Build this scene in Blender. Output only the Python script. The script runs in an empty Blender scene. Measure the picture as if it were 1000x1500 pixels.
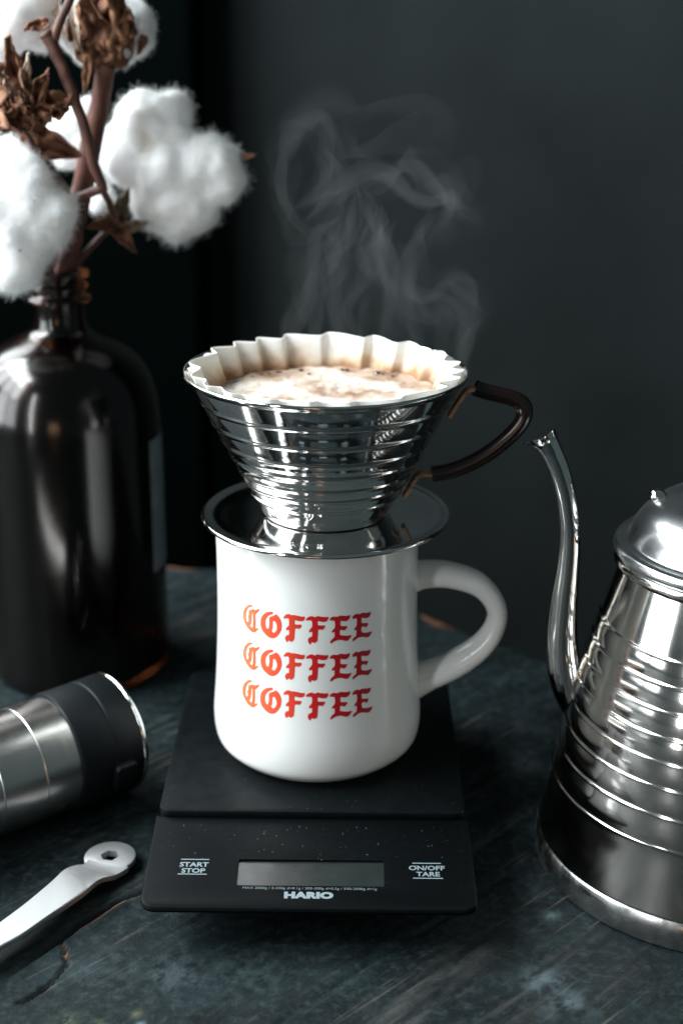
import bpy, bmesh, math, random
import numpy as np
from mathutils import Vector, Matrix, noise
from mathutils.geometry import tessellate_polygon

U = 0.01                       # everything below is written in centimetres
R = math.radians
scene = bpy.context.scene
COL = scene.collection
random.seed(4)

# ------------------------------------------------------------------ camera
CAM = dict(f=2083.5, pitch=.3515, roll=.0071, y=-54.82, z=33.046)
cd = bpy.data.cameras.new("camera")
cam = bpy.data.objects.new("camera", cd); COL.objects.link(cam)
scene.camera = cam
cd.sensor_fit = 'VERTICAL'; cd.sensor_height = 36.0; cd.sensor_width = 24.0
cd.lens = CAM['f'] / 1500 * 36.0
cd.clip_start = .02; cd.clip_end = 50
cp, sp = math.cos(CAM['pitch']), math.sin(CAM['pitch'])
cr, sr = math.cos(CAM['roll']), math.sin(CAM['roll'])
fw = Vector((0, cp, -sp)); up = Vector((0, sp, cp)); rt = Vector((1, 0, 0))
r2 = rt * cr + up * sr; u2 = up * cr - rt * sr
m = Matrix((r2, u2, -fw)).transposed().to_4x4()
m.translation = Vector((0, CAM['y'] * U, CAM['z'] * U))
cam.matrix_world = m
cd.dof.use_dof = True
cd.dof.focus_distance = .525
cd.dof.aperture_fstop = 6.5
cd.dof.aperture_blades = 0

# ------------------------------------------------------------------ render settings, world, lamps
scene.view_settings.view_transform = 'Standard'
scene.view_settings.look = 'None'
scene.view_settings.exposure = 0
scene.view_settings.gamma = 1
scene.cycles.use_denoising = True
scene.cycles.max_bounces = 14
scene.cycles.glossy_bounces = 6
scene.cycles.transmission_bounces = 10
scene.cycles.transparent_max_bounces = 256
scene.cycles.volume_bounces = 0
scene.cycles.caustics_refractive = False
scene.cycles.sample_clamp_indirect = 4

w = bpy.data.worlds.new("World"); scene.world = w; w.use_nodes = True
wn = w.node_tree.nodes; wl = w.node_tree.links
bg = wn['Background']
bg.inputs['Color'].default_value = (.62, .85, .9, 1)
bg.inputs['Strength'].default_value = .10

def lamp(name, loc, target, sx, sy, watts, color=(1, 1, 1), spread=180):
    d = bpy.data.lights.new(name, 'AREA'); d.shape = 'RECTANGLE'
    d.size = sx * U; d.size_y = sy * U; d.energy = watts; d.color = color; d.spread = R(spread)
    o = bpy.data.objects.new(name, d); COL.objects.link(o)
    a = Vector(loc) * U; b = Vector(target) * U
    o.location = a
    o.rotation_euler = (b - a).to_track_quat('-Z', 'Y').to_euler()
    return o

# window on the left, a grid of panes, and a narrow window further round towards the camera
for iy, y in enumerate((-38, -12, 14, 40)):
    for iz, z in enumerate((26, 66, 106)):
        if iy > 1 and iz == 0: continue
        wgt = (.8, 1.1, 1.1, 1.1)[iy] * (.8, 1.05, 2.0)[iz] * (1.6 if iy == 0 and iz > 0 else 1)
        lamp("window_pane_lamp", (-88, y, z), (0, y * .3, 14), 22, 36, 2.2 * wgt, (.90, .97, 1.0), 150)
lamp("back_window_lamp", (-62, 54, 64), (-4, -4, 8), 26, 40, 1.5, (.90, .97, 1.0), 120)
lamp("narrow_window_lamp", (-72, -90, 42), (0, -2, 14), 7, 80, 2.6, (.95, .98, 1.0), 150)
lamp("wall_pool_lamp", (-62, -60, 130), (14, 72, 49), 120, 30, 3.5, (.80, .95, 1.0), 34)  # added lamp with a narrow spread, makes the pool of light on the wall
lamp("warm_reflection_lamp", (-20, -114, 12), (13, -4, 6), 24, 16, .16, (1.0, .62, .34), 120)  # added warm lamp, gives the steel its brown reflections

# ------------------------------------------------------------------ helpers
def V3(p): return (p[0] * U, p[1] * U, p[2] * U)

def link(name, me, mat=None, parent=None, loc=None):
    o = bpy.data.objects.new(name, me); COL.objects.link(o)
    if mat is not None: me.materials.append(mat)
    if parent is not None: o.parent = parent
    if loc is not None: o.location = V3(loc)
    return o

def mesh(name, verts, faces, mat, parent=None, smooth=True, angle=35, loc=None):
    me = bpy.data.meshes.new(name)
    me.from_pydata([V3(v) for v in verts], [], faces)
    me.update()
    bm = bmesh.new(); bm.from_mesh(me)
    bmesh.ops.recalc_face_normals(bm, faces=bm.faces)
    bm.to_mesh(me); bm.free()
    if smooth:
        me.shade_smooth()
        if angle: me.set_sharp_from_angle(angle=R(angle))
    return link(name, me, mat, parent, loc)

def tag(o, label=None, cat=None, group=None, kind=None):
    if label: o['label'] = label
    if cat: o['category'] = cat
    if group: o['group'] = group
    if kind: o['kind'] = kind
    return o

def thing(name, loc, label, cat):
    o = bpy.data.objects.new(name, None); COL.objects.link(o)
    o.location = V3(loc); o.empty_display_size = .01
    return tag(o, label, cat)

def catmull(pts, n=8, closed=False):
    P = [np.array(p, float) for p in pts]; out = []
    N = len(P)
    rng = range(N) if closed else range(N - 1)
    for i in rng:
        if closed: a, b, c, d = P[(i-1) % N], P[i], P[(i+1) % N], P[(i+2) % N]
        else:
            b, c = P[i], P[i+1]
            a = P[i-1] if i > 0 else 2*b - c
            d = P[i+2] if i + 2 < N else 2*c - b
        for k in range(n):
            t = k / n
            out.append(.5 * ((2*b) + (-a+c)*t + (2*a-5*b+4*c-d)*t*t + (-a+3*b-3*c+d)*t**3))
    if not closed: out.append(P[-1])
    return out

def lathe(prof, seg=96, close=False, wob=None):
    """prof: list of (r, z); returns verts, faces. r<=0 at an end closes it."""
    V, F, rings = [], [], []
    for r, z in prof:
        if r <= 1e-6:
            rings.append([len(V)]); V.append((0, 0, z))
        else:
            ids = []
            for k in range(seg):
                a = 2 * math.pi * k / seg
                ids.append(len(V)); V.append((r * math.cos(a), r * math.sin(a), z))
            rings.append(ids)
    n = len(rings)
    for i in range(n if close else n - 1):
        A, B = rings[i], rings[(i+1) % n]
        for k in range(seg):
            k2 = (k + 1) % seg
            if len(A) == 1 and len(B) == 1: break
            if len(A) == 1: F.append((A[0], B[k2], B[k]))
            elif len(B) == 1: F.append((A[k], A[k2], B[0]))
            else: F.append((A[k], A[k2], B[k2], B[k]))
    return V, F

def tube(path, rad, seg=16, sect=None, caps=True, upv=(0, 1, 0)):
    """path: list of 3-vectors; rad: number or list; sect=(a,b): elliptical section multipliers (along binormal 'upv', in plane)."""
    P = [Vector(p) for p in path]; n = len(P)
    rr = rad if hasattr(rad, '__len__') else [rad] * n
    V, F = [], []
    uv = Vector(upv)
    for i in range(n):
        t = (P[min(i+1, n-1)] - P[max(i-1, 0)]).normalized()
        s = (uv - t * uv.dot(t)).normalized()
        q = t.cross(s)
        a, b = sect if sect else (1, 1)
        for k in range(seg):
            an = 2 * math.pi * k / seg
            V.append(tuple(P[i] + s * (math.cos(an) * rr[i] * a) + q * (math.sin(an) * rr[i] * b)))
    for i in range(n - 1):
        for k in range(seg):
            k2 = (k + 1) % seg
            F.append((i*seg+k, i*seg+k2, (i+1)*seg+k2, (i+1)*seg+k))
    if caps:
        F.append(tuple(range(seg))[::-1]); F.append(tuple(range((n-1)*seg, n*seg)))
    return V, F

def resample_r(radii, n):
    x = np.linspace(0, 1, len(radii)); return list(np.interp(np.linspace(0, 1, n), x, radii))

def join(parts):
    V, F = [], []
    for v, f in parts:
        o = len(V); V += list(v); F += [tuple(i + o for i in g) for g in f]
    return V, F

def shift(vf, d): return [(x + d[0], y + d[1], z + d[2]) for x, y, z in vf[0]], vf[1]

def rrect(w, d, r, seg=6, cx=0, cy=0, corners=(1, 1, 1, 1)):
    """rounded rectangle outline, ccw; corners: +x+y, -x+y, -x-y, +x-y"""
    pts = []
    for i, (sx, sy, a0) in enumerate(((1, 1, 0), (-1, 1, 90), (-1, -1, 180), (1, -1, 270))):
        rr = r if corners[i] else .02
        for k in range(seg + 1):
            a = R(a0 + 90 * k / seg)
            pts.append((cx + sx * (w/2 - rr) + rr * math.cos(a), cy + sy * (d/2 - rr) + rr * math.sin(a)))
    return pts

def loops(ls, cap0=True, cap1=True):
    V, F = [], []
    n = len(ls[0])
    for l in ls: V += l
    for i in range(len(ls) - 1):
        for k in range(n):
            k2 = (k + 1) % n
            F.append((i*n+k, i*n+k2, (i+1)*n+k2, (i+1)*n+k))
    if cap0: F.append(tuple(range(n))[::-1])
    if cap1: F.append(tuple(range((len(ls)-1)*n, len(ls)*n)))
    return V, F

def rbox(w, d, z0, z1, r, b, cx=0, cy=0):
    L = []
    for (ins, z) in ((b, z0), (b*.3, z0 + b*.3), (0, z0 + b), (0, z1 - b), (b*.3, z1 - b*.3), (b, z1)):
        L.append([(x, y, z) for x, y in rrect(w - 2*ins, d - 2*ins, max(r - ins, .01), 6, cx, cy)])
    return loops(L)

def box(x0, x1, y0, y1, z0, z1):
    V = [(x, y, z) for z in (z0, z1) for y in (y0, y1) for x in (x0, x1)]
    return V, [(0, 2, 3, 1), (4, 5, 7, 6), (0, 1, 5, 4), (2, 6, 7, 3), (0, 4, 6, 2), (1, 3, 7, 5)]

def text_mesh(body, size=1.0, bold=0, spacing=1, shear=0, res=3):
    c = bpy.data.curves.new("t", 'FONT'); c.body = body; c.size = size; c.align_x = 'CENTER'; c.align_y = 'CENTER'
    c.offset = bold; c.space_character = spacing; c.shear = shear; c.resolution_u = res
    o = bpy.data.objects.new("t", c); COL.objects.link(o)
    bpy.context.view_layer.update()
    me = o.to_mesh()
    V = [tuple(v.co) for v in me.vertices]; F = [tuple(p.vertices) for p in me.polygons]
    o.to_mesh_clear(); bpy.data.objects.remove(o); bpy.data.curves.remove(c)
    return V, F

# ------------------------------------------------------------------ materials
def mat(name, color=(.5, .5, .5), rough=.5, metal=0, **kw):
    m = bpy.data.materials.new(name); m.use_nodes = True
    b = m.node_tree.nodes['Principled BSDF']
    b.inputs['Base Color'].default_value = (*color, 1)
    b.inputs['Roughness'].default_value = rough
    b.inputs['Metallic'].default_value = metal
    for k, v in kw.items():
        b.inputs[k.replace('_', ' ')].default_value = v
    return m

def nodes(m): return m.node_tree.nodes, m.node_tree.links, m.node_tree.nodes['Principled BSDF']

def add_noise(m, scale, lo, hi, target='Roughness', detail=6, stretch=(1, 1, 1), rot=0, pos=(.3, .7)):
    n, l, b = nodes(m)
    tc = n.new('ShaderNodeTexCoord'); mp = n.new('ShaderNodeMapping'); mp.inputs['Scale'].default_value = stretch
    mp.inputs['Rotation'].default_value = (0, 0, rot)
    nz = n.new('ShaderNodeTexNoise'); nz.inputs['Scale'].default_value = scale; nz.inputs['Detail'].default_value = detail
    rp = n.new('ShaderNodeMapRange'); rp.inputs['From Min'].default_value = pos[0]; rp.inputs['From Max'].default_value = pos[1]
    rp.inputs['To Min'].default_value = lo; rp.inputs['To Max'].default_value = hi
    l.new(tc.outputs['Object'], mp.inputs[0]); l.new(mp.outputs[0], nz.inputs['Vector']); l.new(nz.outputs['Fac'], rp.inputs[0])
    if target: l.new(rp.outputs[0], b.inputs[target])
    return nz, rp, mp

def color_noise(m, scale, stops, detail=6, stretch=(1, 1, 1), rot=0):
    n, l, b = nodes(m)
    tc = n.new('ShaderNodeTexCoord'); mp = n.new('ShaderNodeMapping'); mp.inputs['Scale'].default_value = stretch
    mp.inputs['Rotation'].default_value = (0, 0, rot)
    nz = n.new('ShaderNodeTexNoise'); nz.inputs['Scale'].default_value = scale; nz.inputs['Detail'].default_value = detail
    cr_ = n.new('ShaderNodeValToRGB'); el = cr_.color_ramp.elements
    while len(el) < len(stops): el.new(.5)
    for e, (p, c) in zip(el, stops): e.position = p; e.color = (*c, 1)
    l.new(tc.outputs['Object'], mp.inputs[0]); l.new(mp.outputs[0], nz.inputs['Vector']); l.new(nz.outputs['Fac'], cr_.inputs[0])
    l.new(cr_.outputs[0], b.inputs['Base Color'])
    return nz, cr_

def bump(m, scale, strength, dist=.0005, detail=6, stretch=(1, 1, 1), rot=0):
    n, l, b = nodes(m)
    nz, rp, mp = add_noise(m, scale, 0, 1, None, detail, stretch, rot)
    bp = n.new('ShaderNodeBump'); bp.inputs['Strength'].default_value = strength; bp.inputs['Distance'].default_value = dist
    l.new(nz.outputs['Fac'], bp.inputs['Height']); l.new(bp.outputs[0], b.inputs['Normal'])

M = {}
M['ceramic'] = mat('white_glazed_ceramic', (.80, .81, .79), .16, Coat_Weight=.5, Coat_Roughness=.06)
bump(M['ceramic'], 60, .05, .0004, 3)
M['steel'] = mat('polished_steel', (.80, .79, .77), .08, 1); add_noise(M['steel'], 60, .05, .11)
bump(M['steel'], 900, .04, .0001)
M['steel_kettle'] = mat('kettle_steel', (.60, .58, .55), .13, 1); add_noise(M['steel_kettle'], 60, .09, .15)
bump(M['steel_kettle'], 70, .06, .0002, 3)
M['steel_satin'] = mat('satin_steel', (.34, .345, .34), .36, 1); add_noise(M['steel_satin'], 90, .34, .52)
M['steel_brushed'] = mat('brushed_steel', (.74, .72, .69), .26, 1, Anisotropic=.5); add_noise(M['steel_brushed'], 40, .22, .27, stretch=(1, 1, 40))
M['steel_band'] = mat('dull_steel_band', (.50, .50, .49), .24, 1); add_noise(M['steel_band'], 140, .16, .36)
bump(M['steel_band'], 90, .25, .0004, 4)
M['crank'] = mat('matte_steel', (.66, .665, .67), .48, 1); add_noise(M['crank'], 2500, .42, .58)
bump(M['crank'], 2500, .25, .00015)
M['copper'] = mat('copper_strap', (.58, .35, .22), .28, 1); add_noise(M['copper'], 300, .2, .5)
M['brown'] = mat('brown_plastic', (.010, .0045, .0035), .24, Coat_Weight=.3)
M['black'] = mat('black_plastic', (.0012, .0022, .0026), .5, Specular_IOR_Level=.07); add_noise(M['black'], 800, .45, .6)
bump(M['black'], 3500, .12, .0001)
M['black_plate'] = mat('black_plate_plastic', (.0022, .0036, .0042), .5, Specular_IOR_Level=.10); add_noise(M['black_plate'], 150, .40, .56)
bump(M['black_plate'], 4000, .15, .0001)
M['rubber'] = mat('black_rubber', (.004, .0055, .0065), .5, Specular_IOR_Level=.14); bump(M['rubber'], 2000, .1, .0001)
M['print'] = mat('pale_print', (.18, .23, .25), .5)
M['print_dim'] = mat('dim_print', (.13, .165, .175), .5)
M['dark'] = mat('dark_gap', (.003, .003, .003), .7)
M['lcd'] = mat('lcd_grey', (.055, .075, .072), .35, Coat_Weight=.25, Coat_Roughness=.1)
color_noise(M['lcd'], 160, [(.3, (.006, .011, .0105)), (.7, (.010, .017, .016))])
M['dust'] = mat('pale_dust', (.15, .17, .17), .9)
M['paper'] = mat('white_filter_paper', (.80, .785, .745), .85, Subsurface_Weight=.15, Subsurface_Radius=(.01, .009, .007), Subsurface_Scale=.3)
M['wood_chip'] = mat('bare_wood', (.30, .13, .06), .7); color_noise(M['wood_chip'], 150, [(.3, (.16, .06, .03)), (.7, (.42, .20, .10))], stretch=(1, 1, 1))
M['stem'] = mat('cotton_stem_bark', (.10, .035, .022), .7); color_noise(M['stem'], 120, [(.3, (.055, .018, .012)), (.55, (.12, .040, .026)), (.8, (.22, .09, .055))], stretch=(1, 1, .3))
bump(M['stem'], 200, .5, .0008)
M['twig'] = mat('dark_twig_bark', (.08, .03, .022), .6); color_noise(M['twig'], 160, [(.3, (.045, .016, .012)), (.6, (.12, .045, .03)), (.85, (.30, .15, .09))], stretch=(1, 1, .3))
M['bract'] = mat('dry_bract', (.16, .065, .035), .75); color_noise(M['bract'], 70, [(.28, (.06, .022, .012)), (.5, (.18, .075, .038)), (.75, (.38, .19, .10))])
bump(M['bract'], 110, .9, .002)
M['bract_pale'] = mat('pale_bract_inside', (.60, .48, .38), .7); color_noise(M['bract_pale'], 90, [(.3, (.35, .20, .12)), (.6, (.72, .62, .52))])
M['husk'] = mat('olive_calyx', (.10, .08, .045), .8); color_noise(M['husk'], 90, [(.3, (.05, .035, .02)), (.7, (.20, .15, .09))])
M['cotton'] = mat('cotton_fluff', (.86, .865, .86), .95, Subsurface_Weight=.9, Subsurface_Radius=(.012, .012, .012), Subsurface_Scale=1.0, Sheen_Weight=.4)
color_noise(M['cotton'], 45, [(.3, (.86, .83, .78)), (.5, (.93, .93, .92)), (1, (.95, .955, .96))])
bump(M['cotton'], 300, .35, .0015, 8)
M['fibre'] = mat('cotton_fibre', (.94, .945, .945), .9)
n_, l_, b_ = nodes(M['fibre'])
tr = n_.new('ShaderNodeBsdfTranslucent'); tr.inputs['Color'].default_value = (.94, .95, .95, 1)
mx = n_.new('ShaderNodeMixShader'); mx.inputs[0].default_value = .5
l_.new(b_.outputs[0], mx.inputs[1]); l_.new(tr.outputs[0], mx.inputs[2]); l_.new(mx.outputs[0], n_['Material Output'].inputs['Surface'])
M['glass'] = mat('amber_glass', (.085, .027, .010), .16, Transmission_Weight=1.0, IOR=1.5)
M['label'] = mat('aged_paper_label', (.2, .24, .25), .7); color_noise(M['label'], 60, [(.3, (.07, .09, .095)), (.7, (.15, .18, .19))])

# print on the mug: orange at the left letters to deep red at the right
M['ink'] = mat('red_ink', (.7, .1, .05), .35)
n_, l_, b_ = nodes(M['ink'])
tc = n_.new('ShaderNodeTexCoord'); sx = n_.new('ShaderNodeSeparateXYZ'); mr = n_.new('ShaderNodeMapRange'); rp = n_.new('ShaderNodeValToRGB')
mr.inputs['From Min'].default_value = -2.95 * U; mr.inputs['From Max'].default_value = 2.25 * U
l_.new(tc.outputs['Object'], sx.inputs[0]); l_.new(sx.outputs['X'], mr.inputs[0]); l_.new(mr.outputs[0], rp.inputs[0]); l_.new(rp.outputs[0], b_.inputs['Base Color'])
el = rp.color_ramp.elements; el.new(.3); el.new(.55)
for e, (p, c) in zip(el, ((0, (.92, .15, .045)), (.28, (.78, .075, .03)), (.55, (.55, .012, .016)), (1, (.36, .004, .012)))): e.position = p; e.color = (*c, 1)

# ------------------------------------------------------------------ wall
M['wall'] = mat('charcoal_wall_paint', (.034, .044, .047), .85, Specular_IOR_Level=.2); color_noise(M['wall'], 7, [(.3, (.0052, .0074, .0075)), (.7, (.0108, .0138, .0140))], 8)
bump(M['wall'], 40, .12, .002)
M['wall_shade'] = mat('painted_wall_shade', (.0010, .0020, .0018), 1.0, Specular_IOR_Level=0.0); bump(M['wall_shade'], 40, .12, .002)  # near-black colour stands in for the shade on the left of the wall
tag(mesh('wall', *box(-12, 260, 72, 80, -90, 220), M['wall'], smooth=False), kind='structure')
pv, pf = rbox(170, 7.5, -90, 220, 1.0, .3, -96.9, 68.6)  # added block: its black face and cast shadow darken the background at left
tag(mesh('wall_shade_block', pv, pf, M['wall_shade']), kind='structure')

# ------------------------------------------------------------------ table: fine relief, split and crack carved into it
EDGE = np.array([(-80, 18), (-30, 25), (-18, 27), (-10, 26.2), (-4, 24.2), (1, 21.8), (5.4, 18.9), (8.7, 15.4), (13, 11.8), (20, 7), (27, 2.5), (34, -3), (42, -12), (46, -30), (46, -80)])
def edge_dist(X, Y):
    d = np.full(X.shape, 1e9)
    for (x0, y0), (x1, y1) in zip(EDGE[:-1], EDGE[1:]):
        dx, dy = x1 - x0, y1 - y0
        t = np.clip(((X - x0) * dx + (Y - y0) * dy) / (dx*dx + dy*dy), 0, 1)
        d = np.minimum(d, np.hypot(X - x0 - t*dx, Y - y0 - t*dy))
    xs_, ys_ = EDGE[:, 0], EDGE[:, 1]
    yb = np.interp(X, np.append(xs_[:-1], 46.01), np.append(ys_[:-1], -80))
    return np.where((Y < yb) & (X < 46), d, -d)
def line_dist(X, Y, pts):
    d = np.full(X.shape, 1e9); T = np.zeros(X.shape)
    for i, ((x0, y0), (x1, y1)) in enumerate(zip(pts[:-1], pts[1:])):
        dx, dy = x1 - x0, y1 - y0
        t = np.clip(((X - x0) * dx + (Y - y0) * dy) / (dx*dx + dy*dy), 0, 1)
        q = np.hypot(X - x0 - t*dx, Y - y0 - t*dy)
        side = np.sign((X - x0) * dy - (Y - y0) * dx)
        m_ = q < np.abs(d); d = np.where(m_, q * side, d)
    return d
def vnoise(X, Y, s, seed):
    rg = np.random.RandomState(seed); G = rg.rand(256, 256)
    x, y = X / s, Y / s; xi, yi = np.floor(x).astype(int), np.floor(y).astype(int)
    fx, fy = x - xi, y - yi; fx = fx*fx*(3-2*fx); fy = fy*fy*(3-2*fy)
    g = lambda a, b: G[a % 256, b % 256]
    return (g(xi, yi)*(1-fx) + g(xi+1, yi)*fx)*(1-fy) + (g(xi, yi+1)*(1-fx) + g(xi+1, yi+1)*fx)*fy - .5
xs = np.concatenate([np.linspace(-80, -20, 30)[:-1], np.arange(-20, 26, .11), np.linspace(26, 46, 25)])
ys = np.concatenate([np.linspace(-80, -19, 30)[:-1], np.arange(-19, 14, .11), np.linspace(14, 27.2, 60)])
X, Y = np.meshgrid(xs, ys)
ca, sa = math.cos(R(45)), math.sin(R(45))
A_, B_ = X*ca + Y*sa, -X*sa + Y*ca          # along / across the grain
wob = vnoise(A_, B_, 2.2, 1)*1.0 + vnoise(A_, B_, .7, 9)*.3
Z = vnoise(A_*.12, B_ + wob*.2, .35, 2) * .045 + vnoise(A_*.2, B_, 1.1, 3)*.03 + vnoise(X, Y, .3, 4)*.006
SPLIT = [(-17, -20), (-14, -16), (-11.96, -13.35), (-10.83, -11.74), (-9.59, -10.0), (-8.99, -9.23), (-8.33, -8.4), (-7.56, -7.86), (-7.13, -7.45), (-4, -5)]
CRACK = [(-10.22, -11.02), (-9.93, -11.62), (-9.79, -12.27), (-10.15, -13.33), (-10.71, -14.14), (-11.02, -14.35)]
jit = vnoise(X, Y, .9, 5)*.22 + vnoise(X, Y, .4, 15)*.06
ds = line_dist(X, Y, SPLIT) + jit; dc = np.abs(line_dist(X, Y, CRACK) + vnoise(X, Y, .3, 6)*.12)
taper = np.clip((-Y - 6.9) / 1.5, 0, 1) * np.clip((Y + 13.5) / 3, 0, 1)
Z -= .28 * np.exp(-(ds/.13)**2) * taper
Z += .10 * np.exp(-((ds - .28)/.25)**2) * taper            # lifted lip of the split
cw = .045 + .035 * np.clip((-Y - 11.5)/2, 0, 1)
Z -= .20 * np.exp(-(dc/cw)**2)
JO = [B_ + wob*.15 - k for k in (5.2, -9.4, 15.5)]
joint = np.zeros_like(X)
for j in JO: joint = np.maximum(joint, np.exp(-(j/.10)**2))
Z -= .06 * joint
ed = edge_dist(X, Y) + vnoise(X, Y, 1.3, 7)*.8 + vnoise(X, Y, .4, 8)*.25
Z -= np.clip(.9 - ed, 0, 3)**2 * .45
Z = np.maximum(Z, -2.5)
wear = np.clip(1 - np.abs(ed - .6)/.9, 0, 1) * np.clip(.25 + vnoise(X, Y, 2.5, 11)*2.0, 0, .8)
wear = np.maximum(wear, np.exp(-((ds - .14)/.13)**2) * taper * np.clip((X + 10.4)/1.2, 0, 1))
wear = np.maximum(wear, .6*np.exp(-((dc-.05)/.05)**2) * np.clip((Y + 12.4)/.6, 0, 1))
dark = np.maximum(np.exp(-((ds+.05)/.10)**2)*taper, np.exp(-(dc/cw)**2))
ny, nx = X.shape
idx = np.arange(nx*ny).reshape(ny, nx)
keep = (ed > -1.2)
q = np.stack([idx[:-1, :-1], idx[:-1, 1:], idx[1:, 1:], idx[1:, :-1]], -1).reshape(-1, 4)
kq = (keep[:-1, :-1] & keep[:-1, 1:] & keep[1:, 1:] & keep[1:, :-1]).reshape(-1)
me = bpy.data.meshes.new('table_top')
me.from_pydata(np.stack([X, Y, Z], -1).reshape(-1, 3) * U, [], q[kq].tolist())
me.shade_smooth()
at = me.attributes.new('wear', 'FLOAT', 'POINT'); at.data.foreach_set('value', wear.reshape(-1).astype(np.float32))
at = me.attributes.new('gap', 'FLOAT', 'POINT'); at.data.foreach_set('value', dark.reshape(-1).astype(np.float32))
def blobs(L, seed):
    f_ = np.zeros_like(X); md = np.clip(.55 + vnoise(X, Y, .35, seed)*1.6 + vnoise(X, Y, .12, seed+1)*1.2, 0, 1)
    for x, y, r, k in L: f_ = np.maximum(f_, k*np.exp(-(((X-x)**2 + (Y-y)**2)/r**2)))
    return f_*md
pale = blobs([(7.3, -13.1, .7, .8), (7.9, -14.2, .9, .6), (8.1, -9.2, .3, .8), (-3.3, -12.9, 1.3, .22), (-8.2, -12.6, 1.5, .18), (-5.9, -12.9, 1.2, .3), (8.4, 2.0, .9, .35), (-6.7, -15.45, .14, 1.6)], 60)
och = blobs([(-9.3, -15.25, .4, .7), (-8.1, -15.3, .2, .6), (-6.9, -14.9, .18, .5)], 70)
for nm_, ar in (('pale', pale), ('ochre', och)):
    at = me.attributes.new(nm_, 'FLOAT', 'POINT'); at.data.foreach_set('value', ar.reshape(-1).astype(np.float32))
mt = mat('weathered_teal_paint', (.02, .03, .035), .5, Specular_IOR_Level=.10)
n_, l_, b_ = nodes(mt)
def N(t, **kw):
    x = n_.new(t)
    for k, v in kw.items(): x.inputs[k].default_value = v
    return x
def ramp(src, stops):
    r = n_.new('ShaderNodeValToRGB'); el = r.color_ramp.elements
    while len(el) < len(stops): el.new(.5)
    for e, (p, c) in zip(el, stops): e.position = p; e.color = (*c, 1) if hasattr(c, '__len__') else (c, c, c, 1)
    l_.new(src, r.inputs[0]); return r.outputs[0]
def mix(f, a, b):
    x = n_.new('ShaderNodeMix'); x.data_type = 'RGBA'
    for s, v in ((x.inputs[0], f), (x.inputs[6], a), (x.inputs[7], b)):
        if hasattr(v, 'is_linked') or isinstance(v, bpy.types.NodeSocket): l_.new(v, s)
        else: s.default_value = v if not hasattr(v, '__len__') else (*v, 1)
    return x.outputs[2]
tc = n_.new('ShaderNodeTexCoord')
mp = N('ShaderNodeMapping', Rotation=(0, 0, R(-45)), Scale=(1, 1, 1)); l_.new(tc.outputs['Object'], mp.inputs[0])
mg = N('ShaderNodeMapping', Rotation=(0, 0, 0), Scale=(.10, 1, 1)); l_.new(mp.outputs[0], mg.inputs[0])
patch = N('ShaderNodeTexNoise', Scale=26, Detail=12, Roughness=.78, Distortion=.25); l_.new(tc.outputs['Object'], patch.inputs['Vector'])
fine = N('ShaderNodeTexNoise', Scale=240, Detail=8, Roughness=.75); l_.new(tc.outputs['Object'], fine.inputs['Vector'])
grain = N('ShaderNodeTexNoise', Scale=95, Detail=5, Roughness=.6, Distortion=.35); l_.new(mg.outputs[0], grain.inputs['Vector'])
streak = N('ShaderNodeTexNoise', Scale=48, Detail=7, Roughness=.68, Distortion=.5); l_.new(mg.outputs[0], streak.inputs['Vector'])
base = ramp(patch.outputs['Fac'], [(.34, (.0035, .0058, .0063)), (.48, (.0062, .0105, .0115)), (.57, (.009, .0155, .017)), (.66, (.018, .028, .030)), (.78, (.048, .062, .066))])
base = mix(ramp(fine.outputs['Fac'], [(.48, 0.), (.72, .65)]), base, (.040, .058, .062))
base = mix(ramp(streak.outputs['Fac'], [(.56, 0.), (.70, .55)]), base, (.085, .080, .075))
base = mix(ramp(grain.outputs['Fac'], [(.52, 0.), (.68, .75)]), base, (.004, .0055, .006))
mg2 = N('ShaderNodeMapping', Rotation=(0, 0, R(4)), Scale=(.035, 1, 1)); l_.new(mp.outputs[0], mg2.inputs[0])
scr = N('ShaderNodeTexNoise', Scale=420, Detail=3, Roughness=.5); l_.new(mg2.outputs[0], scr.inputs['Vector'])
msk = N('ShaderNodeTexNoise', Scale=14, Detail=3); l_.new(tc.outputs['Object'], msk.inputs['Vector'])
sm_ = n_.new('ShaderNodeMath'); sm_.operation = 'MULTIPLY'; l_.new(ramp(scr.outputs['Fac'], [(.60, 0.), (.70, .8)]), sm_.inputs[0]); l_.new(ramp(msk.outputs['Fac'], [(.45, 0.), (.62, 1.)]), sm_.inputs[1])
base = mix(sm_.outputs[0], base, (.11, .095, .082))
chp = N('ShaderNodeTexNoise', Scale=130, Detail=4, Roughness=.55); l_.new(mg.outputs[0], chp.inputs['Vector'])
base = mix(ramp(chp.outputs['Fac'], [(.72, 0.), (.75, .9)]), base, (.17, .085, .05))
aw = n_.new('ShaderNodeAttribute'); aw.attribute_name = 'wear'
ag = n_.new('ShaderNodeAttribute'); ag.attribute_name = 'gap'
wf = ramp(aw.outputs['Fac'], [(.25, 0.), (.6, 1.)])
woodc = ramp(grain.outputs['Fac'], [(.35, (.07, .030, .018)), (.65, (.26, .125, .07))])
apl = n_.new('ShaderNodeAttribute'); apl.attribute_name = 'pale'
aoc = n_.new('ShaderNodeAttribute'); aoc.attribute_name = 'ochre'
base = mix(apl.outputs['Fac'], base, (.095, .13, .14))
base = mix(aoc.outputs['Fac'], base, (.14, .15, .08))
base = mix(wf, base, woodc)
base = mix(ag.outputs['Fac'], base, (.004, .004, .004))
l_.new(base, b_.inputs['Base Color'])
l_.new(ramp(patch.outputs['Fac'], [(.35, .42), (.65, .62)]), b_.inputs['Roughness'])
b1 = N('ShaderNodeBump', Strength=.9, Distance=.0010); l_.new(grain.outputs['Fac'], b1.inputs['Height'])
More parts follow.
